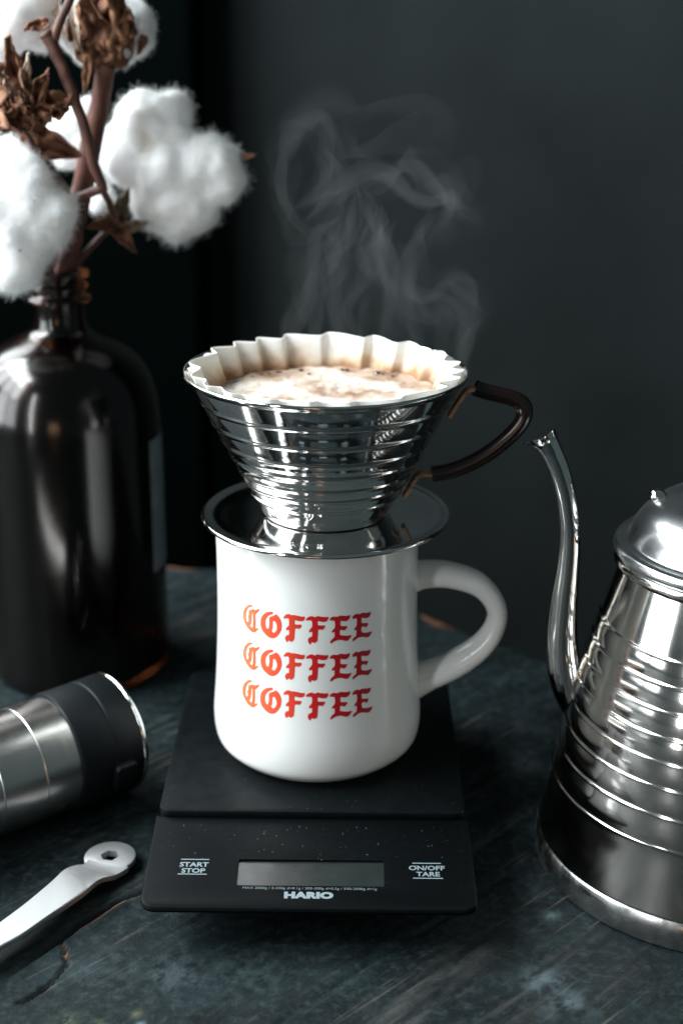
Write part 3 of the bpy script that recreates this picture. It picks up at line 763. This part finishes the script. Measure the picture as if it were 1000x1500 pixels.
# open mouth: hollow inside, cut on a slant with a pouring lip
n = len(path)
ns = 32
v2 = list(v)
for k in range(ns):
    i = (n-1)*ns + k; c = Vector(path[-1]); p = Vector(v[i]); d = p - c
    lip = max(0, -d.x)/.44
    v2[i] = tuple(p + Vector((-.50*lip*lip, 0, .16*lip*lip - .02 + .12*(abs(d.y)/.44 - .5)*0)))
    if d.x > .15: v2[i] = tuple(Vector(v2[i]) + Vector((.02, 0, .22*d.x/.44)))
iv = []
for j, i0 in enumerate((n-1, n-5, n-12, n-22)):
    for k in range(ns):
        p = Vector(v2[i0*ns + k]) if j == 0 else Vector(v[i0*ns + k]); c = Vector(path[i0]); iv.append(tuple(c + (p - c)*(.90 if j == 0 else .86)))
o = len(v2); v2 += iv
for k in range(ns): f.append(((n-1)*ns+k, (n-1)*ns+(k+1) % ns, o+(k+1) % ns, o+k))
for j in range(3):
    for k in range(ns): f.append((o+j*ns+k, o+j*ns+(k+1) % ns, o+(j+1)*ns+(k+1) % ns, o+(j+1)*ns+k))
mesh('spout', v2, f, M['steel'], ket, angle=60)

# ------------------------------------------------------------------ hand grinder lying on its side
ga = math.atan2(.647, .763)
gr = thing('hand_coffee_grinder', (-12.13, -1.76, 2.62), 'steel cylinder hand grinder with black end cap lying on its side beside the scale', 'coffee grinder')
gr.rotation_euler = (0, R(90), ga)          # local z = axis, pointing away to the right
bp = [(0, -13), (2.2, -13), (2.40, -12.85), (2.44, -12.6), (2.44, -3.62), (2.40, -3.58), (2.40, -3.50), (2.44, -3.46), (2.44, -1.62), (2.425, -1.60), (2.425, -1.57), (2.44, -1.55), (2.44, .0), (2.3, .02), (0, .02)]
mesh('steel_barrel', *lathe(bp, 128), M['steel_brushed'], gr, angle=30)
cpf = [(0, .03), (2.46, .03), (2.56, .06), (2.60, .16), (2.60, 1.55), (2.57, 1.60), (2.57, 1.66), (2.61, 1.72), (2.63, 2.8), (2.60, 2.86), (0, 2.86)]
mesh('rubber_cap', *lathe(cpf, 128), M['rubber'], gr, angle=30)
mesh('end_ring', *lathe([(0, 2.87), (2.55, 2.87), (2.62, 2.90), (2.65, 2.97), (2.62, 3.08), (2.52, 3.13), (2.2, 3.14), (2.15, 3.05), (0, 3.05)], 128), M['steel'], gr, angle=50)
# catch on the cap, on the near side
lv, lf = rbox(1.25, 1.05, 0, .42, .25, .12)
lg = mesh('cap_catch', lv, lf, M['rubber'], gr)
mesh_deg = -78
an = R(mesh_deg)
e1 = Vector((0, 0, 1)); rad_d = Vector((.22, -.975, 0)).normalized()
GR_CATCH = (lg, 'set below')
mm = Matrix((e1.cross(rad_d) * -1, e1, rad_d)).transposed().to_4x4()
mm.translation = Vector((rad_d.x*2.45*U, rad_d.y*2.45*U, 1.9*U))
lg.matrix_local = mm

# ------------------------------------------------------------------ crank arm
ck = thing('crank_arm', (-9.1, -6, 0), 'flat steel crank arm with a hex hole in its round end, lying before the grinder', 'crank arm')
UPp = [(-14.2, -13.9), (-13.47, -12.84), (-12.41, -11.1), (-11.67, -9.85), (-11.01, -8.54), (-10.67, -7.69), (-10.36, -7.18), (-10.10, -6.75), (-9.98, -6.23)]
LOp = [(-14.0, -15.2), (-13.21, -13.88), (-12.09, -12.52), (-11.46, -11.81), (-10.91, -11.0), (-9.75, -9.27), (-9.25, -8.08), (-8.72, -7.45), (-8.31, -6.90)]
zt = [.92, .92, .92, .92, .92, .90, .74, .52, .47]
un = catmull([(a, b, z) for (a, b), z in zip(UPp, zt)], 6); ln = catmull([(a, b, z) for (a, b), z in zip(LOp, zt)], 6)
V, F = [], []
n = len(un); T = .28
for a, b in zip(un, ln):
    a, b = Vector(a), Vector(b); e = (b - a).normalized()*.05; dz = Vector((0, 0, .04))
    V += [tuple(a - dz), tuple(a + e), tuple(b - e), tuple(b - dz), tuple(b - Vector((0, 0, T-.04))), tuple(b - e - Vector((0, 0, T))), tuple(a + e - Vector((0, 0, T))), tuple(a - Vector((0, 0, T-.04)))]
for i in range(n-1):
    for k in range(8): F.append((i*8+k, i*8+(k+1) % 8, (i+1)*8+(k+1) % 8, (i+1)*8+k))
F.append(tuple(range(8))[::-1]); F.append(tuple(range((n-1)*8, n*8)))
arm = shift((V, F), (9.1, 6, 0))
cx, cy, RO = -9.16, -6.12, 1.02
L_ = []
K = 48
def hexr(a, r=.38):
    a = (a + R(10)) % R(60) - R(30); return r*math.cos(R(30))/math.cos(a)
for r_, z in (('h', .20), (RO-.05, .20), (RO, .24), (RO, .44), (RO-.05, .48), ('h', .48)):
    L_.append([(cx + (hexr(2*math.pi*k/K) if r_ == 'h' else r_)*math.cos(2*math.pi*k/K), cy + (hexr(2*math.pi*k/K) if r_ == 'h' else r_)*math.sin(2*math.pi*k/K), z) for k in range(K)])
L_.append(L_[0])
hd = shift(loops(L_, False, False), (9.1, 6, 0))
mesh('arm', *arm, M['crank'], ck, angle=40)
mesh('socket_ring', *hd, M['crank'], ck, angle=40)

# ------------------------------------------------------------------ amber bottle
BX, BY = -13.56, 12.34
bot = thing('amber_bottle', (BX, BY, 0), 'big dark amber glass bottle holding the cotton stems, behind the grinder', 'bottle')
op = [(0, .25), (2.8, .12), (4.3, .03), (4.62, .12), (4.78, .5), (4.82, 1.2), (4.82, 6), (4.82, 11.5), (4.80, 12.8), (4.68, 13.9), (4.38, 14.9), (3.85, 15.75), (3.05, 16.4), (2.2, 16.8), (1.55, 17.1), (1.30, 17.5), (1.27, 18.3), (1.33, 18.45), (1.58, 18.5), (1.60, 18.7), (1.40, 18.8), (1.36, 19.0), (1.50, 19.08), (1.52, 19.28), (1.38, 19.36), (1.36, 19.5), (1.58, 19.6), (1.62, 19.8), (1.55, 19.95), (1.30, 20.0), (1.12, 19.95), (1.08, 19.6)]
ip = [(1.05, 18.5), (1.04, 17.5), (1.25, 17.0), (2.1, 16.5), (3.0, 16.08), (3.65, 15.5), (4.15, 14.7), (4.42, 13.8), (4.53, 12.7), (4.56, 11), (4.56, 6), (4.56, 1.2), (4.4, .7), (3.6, .5), (0, .6)]
mesh('glass_body', *lathe([tuple(p) for p in catmull(op, 3)] + [tuple(p) for p in catmull(ip, 3)], 128), M['glass'], bot, angle=70)
V, F = [], []
k = 0
for i in range(41):
    a = R(-22 + i*2.6)
    for z in (5.6, 12.2):
        for r in (4.835, 4.86): V.append((r*math.cos(a), r*math.sin(a), z))
for i in range(40):
    o = i*4; p = o + 4
    F += [(o+1, o+3, p+3, p+1), (o, p, p+2, o+2), (o+2, p+2, p+3, o+3), (o, o+1, p+1, p)]
F += [(0, 2, 3, 1), (160, 161, 163, 162)]
mesh('paper_label', V, F, M['label'], bot)

bot.scale = (.955, .955, 1.03)

# ------------------------------------------------------------------ cotton branches
NEAR = .955
def place_near(o):
    # stand the branches in the bottle's mouth
    p = o.location/U; c = Vector((0, -54.82, 33.046)); o.location = (c + (p - c)*NEAR)*U; o.scale = (NEAR,)*3

def tubes(name, pts, radii, mt_, parent, org, seg=12, rough=.05):
    P = [Vector(p) - Vector(org) for p in catmull(pts, 7)]
    P = [p + Vector((noise.noise(p*1.3), noise.noise(p*1.3 + Vector((9, 0, 0))), 0))*rough*1.5 for p in P]
    rr = resample_r(radii, len(P))
    rr = [r*(1 + .14*noise.noise(Vector((0, i*.6, r*9)))) for i, r in enumerate(rr)]
    v, f = tube([tuple(p) for p in P], rr, seg, upv=(.1, 1, .05))
    return mesh(name, v, f, mt_, parent, angle=0)

ICO = {}
def ico(level):
    if level not in ICO:
        bm = bmesh.new(); bmesh.ops.create_icosphere(bm, subdivisions=level, radius=1)
        ICO[level] = (np.array([v.co[:] for v in bm.verts]), [tuple(v.index for v in f.verts) for f in bm.faces]); bm.free()
    return ICO[level]

def boll(lobes, parent, org, seed, nf=9000, fl_=.34):
    """lumpy cotton tuft with a halo of loose curly fibres"""
    rs = np.random.RandomState(seed); V, F = [], []
    P, f0 = ico(5)
    surf, nrm = [], []
    for (cx, cy, cz, r) in lobes:
        pts = []
        sq = np.array([1 + rs.uniform(-.1, .12), .92, 1 + rs.uniform(-.12, .1)])
        for p in P:
            q = Vector(p)
            d = 1 + .22*noise.noise(q*1.3 + Vector((seed*3.1, cx, cz))) + .07*noise.noise(q*3.2 + Vector((cx, seed, cz))) + .03*noise.noise(q*9 + Vector((cx, seed, 3)))
            pts.append(p*sq*r*d)
        pts = np.array(pts) + np.array([cx, cy, cz]) - np.array(org)
        o = len(V); V += [tuple(x) for x in pts]; F += [tuple(i+o for i in g) for g in f0]
        surf.append(pts); nrm.append(P)
    tuft = mesh('cotton_tuft', V, F, M['cotton'], parent, angle=0)
    rm = tuft.modifiers.new('blend', 'REMESH'); rm.mode = 'VOXEL'; rm.voxel_size = .0011; rm.use_smooth_shade = True
    sm = tuft.modifiers.new('soft', 'SMOOTH'); sm.factor = .8; sm.iterations = 9
    S = np.concatenate(surf); Nn = np.concatenate(nrm)
    C_ = np.array([l[:3] for l in lobes]) - np.array(org); RR = np.array([l[3] for l in lobes])
    ids = rs.randint(0, len(S), nf*2)
    p = S[ids]; nn = Nn[ids]
    inside = np.zeros(len(p), bool)
    for c, r in zip(C_, RR): inside |= (np.linalg.norm(p - c, axis=1) < r*.80)
    p, nn = p[~inside][:nf], nn[~inside][:nf]
    k = len(p); SG = 5
    t1 = rs.normal(size=(k, 3)); d = nn*.55 + t1*.45; d /= np.linalg.norm(d, axis=1)[:, None]
    Lg = fl_*(.35 + rs.rand(k)**2*1.3)
    cur = rs.normal(size=(k, 3))*.55
    w_ = .005 + .005*rs.rand(k)
    pos = p - d*.05
    VV = np.zeros((k, SG+1, 2, 3)); side = np.cross(d, rs.normal(size=(k, 3))); side /= np.linalg.norm(side, axis=1)[:, None]
    for s in range(SG+1):
        ww = (w_*(1 - .6*s/SG))[:, None]
        VV[:, s, 0] = pos - side*ww; VV[:, s, 1] = pos + side*ww
        d = d + cur/SG*1.6 + rs.normal(size=(k, 3))*.12; d /= np.linalg.norm(d, axis=1)[:, None]
        pos = pos + d*(Lg/SG)[:, None]
    verts = VV.reshape(-1, 3)*U
    base = np.arange(k)[:, None]*(SG+1)*2; s = np.arange(SG)[None, :]*2
    q = np.stack([base+s, base+s+1, base+s+3, base+s+2], -1).reshape(-1, 4)
    me = bpy.data.meshes.new('loose_fibres'); me.from_pydata(verts, [], q.tolist())
    fo = link('loose_fibres', me, M['fibre'], tuft); fo['kind'] = 'stuff'
    return tuft

def bract(name, base, tip, nrm, W, mt_, parent, org, curl=.5, ruffle=.25, seed=1, teeth=0, nu=22, nv=14, cup=.5):
    """a dry, crinkled husk petal from base to tip"""
    b, t, nn = Vector(base) - Vector(org), Vector(tip) - Vector(org), Vector(nrm).normalized()
    ax = t - b; L = ax.length; ax.normalize(); side = ax.cross(nn).normalized(); nn = side.cross(ax).normalized()
    V, F = [], []
    for i in range(nu+1):
        u = i/nu
        wd = W*(math.sin(math.pi*min(1, .12 + u*.88)**.8))**.75*(1 if u < 1 else .2) * (1 - .35*u)
        if teeth: wd *= 1 + .25*math.sin(u*math.pi*2*teeth)*u
        for j in range(nv+1):
            s = -1 + 2*j/nv
            p = b + ax*(L*u) + side*(wd*s)
            hgt = cup*W*(s*s) - curl*W*1.2*u*u + ruffle*W*noise.noise(Vector((u*4.5+seed, s*2.6, seed*.7))) * (.4+abs(s)+u) + .35*ruffle*W*noise.noise(Vector((u*11+seed, s*7, seed)))
            p += nn*hgt + side*(ruffle*W*.35*noise.noise(Vector((u*6, s*3, seed+5)))) + ax*(ruffle*W*.3*noise.noise(Vector((s*5, u*3, seed+9))))
            V.append(tuple(p))
    for i in range(nu):
        for j in range(nv):
            o = i*(nv+1)+j; F.append((o, o+1, o+nv+2, o+nv+1))
    ob = mesh(name, V, F, mt_, parent, angle=0)
    sd = ob.modifiers.new('thickness', 'SOLIDIFY'); sd.thickness = .0006; sd.offset = 0
    return ob

org = (-13.6, 15.5, 19.0)
br1 = thing('cotton_stem', org, 'thick reddish cotton stem in the bottle, with the large open white boll', 'cotton stem')
tubes('stem', [(-14.2, 15.6, 9), (-14.0, 15.55, 15), (-13.96, 15.5, 18.93), (-13.61, 15.5, 20.29), (-13.19, 15.3, 22.17), (-12.32, 15.0, 24.99), (-11.46, 14.8, 28.32), (-11.10, 14.7, 29.71)], [.40, .45, .50, .52, .55, .52, .46, .42], M['stem'], br1, org, 16)
tubes('twig', [(-13.75, 15.4, 19.2), (-13.64, 15.4, 19.78), (-12.93, 15.6, 20.55), (-11.9, 15.8, 21.6), (-11.3, 16.0, 22.08)], [.16, .17, .17, .16, .2], M['twig'], br1, org)
BIG = [(-9.6, 17.2, 26.7, 1.65), (-8.6, 17.3, 27.2, 1.25), (-10.4, 17.2, 25.4, 1.6), (-9.0, 16.9, 24.7, 1.9), (-7.3, 16.6, 24.9, 1.45), (-6.2, 16.5, 24.9, 1.30), (-6.0, 16.5, 24.1, 1.1), (-7.9, 16.9, 23.1, 1.75), (-9.3, 17.0, 23.2, 1.45), (-8.2, 17, 22.3, 1.2), (-8.4, 17.1, 26.0, 1.3), (-6.6, 16.4, 25.7, .85)]
b1 = boll(BIG, br1, org, 3, 16000, .40)
bract('calyx', (-11.3, 15.9, 22.2), (-10.2, 15.2, 20.9), (0, -1, .3), .45, M['bract'], br1, org, .3, .5, 3)
bract('calyx', (-11.3, 15.9, 22.3), (-10.4, 15.2, 23.9), (.3, -1, 0), .50, M['husk'], br1, org, .3, .5, 4)
bract('calyx', (-11.2, 15.8, 22.2), (-12.5, 15.2, 22.1), (0, -1, .3), .42, M['bract'], br1, org, .3, .5, 5)
bract('calyx', (-11.2, 15.9, 22.0), (-9.6, 15.3, 22.3), (0, -1, -.4), .38, M['husk'], br1, org, .3, .5, 6)
bract('calyx', (-5.2, 16.8, 25.3), (-4.25, 16.2, 25.5), (0, -1, 0), .16, M['bract'], br1, org, .2, .4, 7)
# boll at the top seen from below, wrapped in brown bracts
TOP = [(-11.3, 15.9, 31.5, 1.75), (-10.2, 15.8, 31.3, 1.35), (-12.2, 15.8, 31.2, 1.3), (-10.7, 15.7, 30.6, 1.15), (-11.9, 15.6, 30.6, 1.1), (-9.75, 15.6, 30.9, .8)]
boll(TOP, br1, org, 7, 7000, .22)
for k, (tip, nr, W, sd_) in enumerate([((-10.6, 13.4, 33.2), (.2, -1, -.2), 1.05, 11), ((-12.6, 13.6, 31.6), (-.3, -1, -.1), .85, 12), ((-9.7, 13.9, 31.9), (.5, -1, -.2), .85, 13), ((-11.9, 13.2, 32.6), (-.1, -1, 0), .95, 14), ((-12.0, 13.8, 30.4), (-.4, -1, -.6), .75, 15), ((-10.3, 13.9, 30.5), (.4, -1, -.7), .6, 16)]):
    bract('bract', (-11.1, 14.5, 29.65), tip, nr, W*1.35, M['bract'], br1, org, .15, .5, sd_, 3, cup=-.35)
bract('bract', (-11.85, 14.2, 29.9), (-12.05, 13.9, 28.45), (0, -1, 0), .22, M['bract'], br1, org, .2, .4, 21, 0)
bract('bract', (-12.4, 14.0, 32.3), (-12.15, 13.7, 30.4), (-.3, -1, 0), .26, M['bract_pale'], br1, org, .2, .3, 22, 0)
bract('bract', (-13.2, 14.0, 32.6), (-12.7, 13.7, 30.9), (-.3, -1, 0), .30, M['bract_pale'], br1, org, .2, .3, 23, 0)
bract('bract', (-9.3, 14.9, 31.0), (-9.6, 14.7, 30.2), (.3, -1, 0), .22, M['bract'], br1, org, .9, .6, 24, 0)

org2 = (-13.09, 14.2, 20.5)
br2 = thing('cotton_stem', org2, 'thin dark cotton stem forking in front of the thick one, white boll at left', 'cotton stem')
tubes('stem', [(-14.5, 14.9, 9), (-14.3, 14.8, 15), (-14.05, 14.6, 19.11), (-13.66, 14.4, 20.49), (-13.13, 14.2, 22.08), (-13.0, 14.0, 22.8)], [.24, .24, .25, .25, .3, .36], M['stem'], br2, org2)
tubes('twig', [(-11.20, 12.5, 24.32), (-11.9, 13.0, 24.03), (-12.68, 13.6, 23.56), (-13.09, 14.1, 22.73)], [.22, .22, .26, .32], M['twig'], br2, org2)
tubes('twig', [(-11.16, 12.6, 24.2), (-11.57, 12.3, 25.61), (-11.99, 12.1, 27.6), (-12.5, 12.0, 29.24), (-13.03, 12.0, 30.55), (-13.35, 12.0, 31.2)], [.24, .25, .25, .27, .30, .34], M['twig'], br2, org2)
tubes('twig', [(-13.1, 12.0, 30.75), (-12.59, 12.0, 31.76), (-12.12, 12.0, 32.57), (-11.64, 12.0, 33.9)], [.24, .2, .2, .22], M['twig'], br2, org2)
tubes('twig', [(-14.9, 12.0, 27.4), (-14.66, 12.2, 26.97), (-14.16, 12.6, 25.96), (-13.66, 13.0, 25.05), (-13.18, 13.5, 24.05), (-13.09, 14.0, 22.9)], [.16, .15, .16, .18, .24, .3], M['twig'], br2, org2)
tubes('twig', [(-11.22, 12.6, 24.3), (-11.05, 13.5, 23.43), (-11.06, 15.0, 22.4), (-11.3, 15.8, 22.1)], [.18, .16, .14, .12], M['twig'], br2, org2)
tubes('twig', [(-13.55, 13.6, 24.1), (-13.62, 13.5, 24.5)], [.16, .05], M['twig'], br2, org2, 8)
LEFT = [(-15.2, 12.6, 23.6, 1.9), (-14.0, 12.5, 23.1, 1.4), (-15.8, 12.5, 22.0, 1.7), (-14.6, 12.4, 24.4, 1.25), (-15.6, 12.4, 20.9, 1.35), (-17.0, 12.5, 23.6, 1.9), (-15.5, 12.4, 25.1, 1.3), (-13.9, 12.6, 22.2, .9), (-14.8, 12.5, 21.6, 1.2)]
boll(LEFT, br2, org2, 11, 22000, .42)
MID = [(-13.2, 17.6, 26.8, 1.0), (-14.1, 17.5, 26.3, .85), (-12.7, 17.6, 26.0, .85), (-13.7, 17.5, 25.5, .9), (-12.6, 17.6, 27.5, .55), (-12.0, 17.0, 23.2, .8), (-12.2, 17.4, 24.6, .9), (-14.6, 17.4, 25.7, .5)]
boll(MID, br2, org2, 13, 6000, .25)
TOPL = [(-15.3, 14.4, 31.8, 1.6), (-14.3, 14.4, 31.4, 1.15), (-16.3, 14.4, 31.2, 1.5), (-14.3, 14.4, 32.6, 1.3), (-15.2, 14.4, 33.3, 1.6), (-13.9, 14.4, 30.9, .7)]
boll(TOPL, br2, org2, 17, 7000, .25)
# crinkled leaf and the dark husk cluster on the left
bract('leaf', (-14.9, 12.7, 26.7), (-12.3, 13.4, 25.7), (0, -1, .2), .85, M['bract'], br2, org2, .1, .45, 31, 0, cup=.2)
for tip, nr, W, sd_, mt_ in [((-14.9, 11.2, 31.0), (-.2, -1, 0), .75, 41, 'bract'), ((-15.9, 11.2, 30.4), (-.5, -1, 0), .8, 42, 'bract'), ((-14.0, 11.2, 30.3), (.2, -1, 0), .30, 43, 'bract_pale'),
                        ((-12.2, 11.8, 28.5), (.1, -1, .5), .75, 44, 'bract'), ((-12.5, 12.0, 27.9), (.1, -1, -.5), .6, 45, 'bract'), ((-13.2, 11.5, 29.6), (.3, -1, 0), .55, 46, 'bract'),
                        ((-15.6, 11.1, 28.4), (-.4, -1, -.3), .9, 47, 'bract'), ((-14.0, 11.4, 26.9), (.2, -1, -.6), .55, 48, 'bract'), ((-15.1, 11.0, 29.6), (-.1, -1, .2), .4, 49, 'bract_pale'), ((-15.5, 11.0, 27.3), (-.2, -1, -.5), .8, 50, 'bract')]:
    bract('bract', (-14.45, 11.9, 27.8), tip, nr, W, M[mt_], br2, org2, .35, .65, sd_, 3, cup=.5)
bract('bract', (-13.2, 12.4, 31.6), (-14.3, 12.2, 31.3), (0, -1, .4), .3, M['bract'], br2, org2, .2, .5, 52)
for (x, y, z, s) in ((-15.2, 11.0, 31.9, .12), (-15.1, 11.2, 21.6, .14), (-15.6, 11.3, 20.9, .12)):
    bract('husk_scrap', (x - s, y - .1, z - s*.4), (x + s*1.6, y - .12, z + s*.6), (0, -1, .2), .09, M['bract'], br2, org2, .2, .4, int(z))

place_near(br1); place_near(br2)
# ------------------------------------------------------------------ steam: thin curling sheets of vapour, each a closed shell of scattering air
M['steam'] = bpy.data.materials.new('steam'); M['steam'].use_nodes = True
n_ = M['steam'].node_tree.nodes; n_.clear()
vs_ = n_.new('ShaderNodeVolumeScatter'); vs_.inputs['Color'].default_value = (.93, .97, 1, 1); vs_.inputs['Density'].default_value = 0.95; vs_.inputs['Anisotropy'].default_value = .0
ou = n_.new('ShaderNodeOutputMaterial'); M['steam'].node_tree.links.new(vs_.outputs[0], ou.inputs['Volume'])
ST = dict(
a=([(0.56, 28.85), (-0.31, 28.93), (-1.44, 28.67), (-2.14, 27.64), (-2.38, 26.18), (-2.16, 25.13), (-1.45, 24.42), (-0.55, 24.43)], .95, 1.2),
b=([(-1.4, 24.34), (-1.0, 25.22), (-0.2, 26.02), (0.77, 26.55), (1.74, 26.38), (2.46, 25.86), (3.18, 25.6), (4.15, 25.87), (4.62, 25.18), (5.53, 24.74)], 1.4, .8),
c=([(2.07, 27.59), (2.44, 26.99), (3.16, 26.39), (4.15, 25.96), (4.56, 26.75), (3.85, 27.0)], 1.3, 1.0),
d=([(1.41, 25.15), (1.47, 24.09), (1.89, 23.01), (2.28, 21.74), (2.58, 20.81), (2.69, 18.6)], 1.3, .5),
e=([(2.04, 24.8), (1.43, 23.64), (0.81, 22.73), (0.41, 21.91), (0.33, 20.98), (0.75, 18.8)], 1.2, .6),
f=([(2.14, 24.09), (2.71, 23.02), (2.92, 21.93), (3.65, 21.75), (4.27, 22.3), (4.71, 21.48), (4.7, 20.27), (4.4, 18.6)], 1.0, 1.0),
g=([(-0.29, 25.14), (-0.91, 24.07), (-1.45, 22.81), (-1.64, 21.71), (-2.01, 20.69), (-2.2, 18.9)], 1.3, .5),
h=([(-0.22, 28.76), (0.91, 28.85), (2.04, 29.03), (3.27, 28.7), (3.12, 27.94), (1.72, 27.58), (0.49, 27.41), (0.05, 27.57), (-0.13, 28.25), (1.0, 28.51)], 1.3, 1.1),
i=([(0.33, 26.2), (0.25, 24.79), (-0.1, 23.54), (-0.27, 22.18), (-0.17, 18.9)], 1.4, .7),
j=([(0.77, 26.2), (1.06, 24.8), (1.25, 23.55), (1.55, 22.19), (1.49, 18.7)], 1.5, .7),
k=([(3.54, 25.34), (3.04, 24.1), (2.53, 23.02), (2.65, 21.74), (3.3, 21.01), (3.94, 21.2), (4.08, 18.8)], 1.1, .9),
l=([(-0.56, 27.48), (-0.29, 26.37), (-0.56, 25.31), (-0.28, 24.08), (-0.73, 23.17), (-1.27, 22.44), (-1.2, 18.9)], 1.3, .7),
m=([(4.3, 22.6), (4.75, 21.6), (4.85, 20.4), (4.75, 18.8)], 1.0, 1.4),
n=([(-2.3, 27.2), (-2.0, 28.2), (-1.2, 28.3), (-.6, 27.0), (-.9, 25.8), (-1.8, 25.2)], 1.0, 1.3),
o=([(0.2, 25.9), (1.3, 26.2), (2.6, 26.7), (3.6, 26.3), (4.4, 25.6), (4.0, 24.6), (3.2, 23.6)], 1.4, 1.2))
steam = thing('steam', (0, .5, 19), 'thin swirling white steam rising from the coffee in the filter', 'steam'); steam['kind'] = 'stuff'
allv = []
for q, (key, (pts, wd, tw)) in enumerate(ST.items()):
    for rep in range(1 if key in 'hc' else 2):
        sd_ = q*7.3 + rep*31
        P = [Vector((x, .5 + .5*math.sin(q*1.7 + rep*2), z)) for x, z in pts]
        P = [Vector(p) for p in catmull([tuple(p) for p in P], 16)]
        n = len(P); NV = 20; V, F = [], []
        for s_ in (0, 1):
            for i, p in enumerate(P):
                t = i/(n-1)
                tg = (P[min(i+1, n-1)] - P[max(i-1, 0)]).normalized()
                inpl = tg.cross(Vector((0, 1, 0))).normalized()
                ph = R(90) + tw*(.7*math.sin(t*4 + q + rep*1.5) + .5*noise.noise(Vector((t*3, q, rep)))) + rep*.35
                dr = inpl*math.cos(ph) + Vector((0, 1, 0))*math.sin(ph); nr = tg.cross(dr).normalized()
                wv = wd*(.35 + .65*math.sin(math.pi*min(1, max(0, t*.92+.04))))*(1 + .5*rep)
                for j in range(NV+1):
                    u = -1 + 2*j/NV
                    x = p + dr*(wv*u) + nr*(.22*math.sin(u*2.2 + t*5 + sd_)*wv*.6)
                    x = x + Vector((noise.noise(x*.55 + Vector((sd_, 0, 0))), noise.noise(x*.55 + Vector((0, sd_, 0))), noise.noise(x*.55 + Vector((0, 0, sd_)))))*.55
                    x = x + Vector((noise.noise(x*1.6 + Vector((sd_, 0, 0))), noise.noise(x*1.6 + Vector((0, sd_, 0))), noise.noise(x*1.6 + Vector((0, 0, sd_)))))*.07
                    th = .25*(1 - u*u)**1.1*min(1, 6*t+.05)*min(1, 6*(1-t)+(.5 if pts[-1][1] < 20 else .05)) + .0006
                    V.append(tuple(x + nr*(th*(1 if s_ else -1)) - Vector((0, .5, 19))))
        m1 = NV+1; h = n*m1
        for i in range(n-1):
            for j in range(NV):
                o = i*m1+j; F.append((o, o+1, o+m1+1, o+m1)); F.append((h+o, h+o+m1, h+o+m1+1, h+o+1))
        for i in range(n-1):
            o = i*m1; F.append((o, o+m1, h+o+m1, h+o)); o = i*m1+NV; F.append((o, h+o, h+o+m1, o+m1))
        for j in range(NV):
            F.append((j, h+j, h+j+1, j+1)); o = (n-1)*m1+j; F.append((o, o+1, h+o+1, h+o))
        so = mesh('vapour_wisp', V, F, M['steam'], steam, angle=0); so['kind'] = 'stuff'
        rm = so.modifiers.new('clean', 'REMESH'); rm.mode = 'VOXEL'; rm.voxel_size = .0006; rm.use_smooth_shade = True
        sm = so.modifiers.new('soft', 'SMOOTH'); sm.factor = .7; sm.iterations = 4
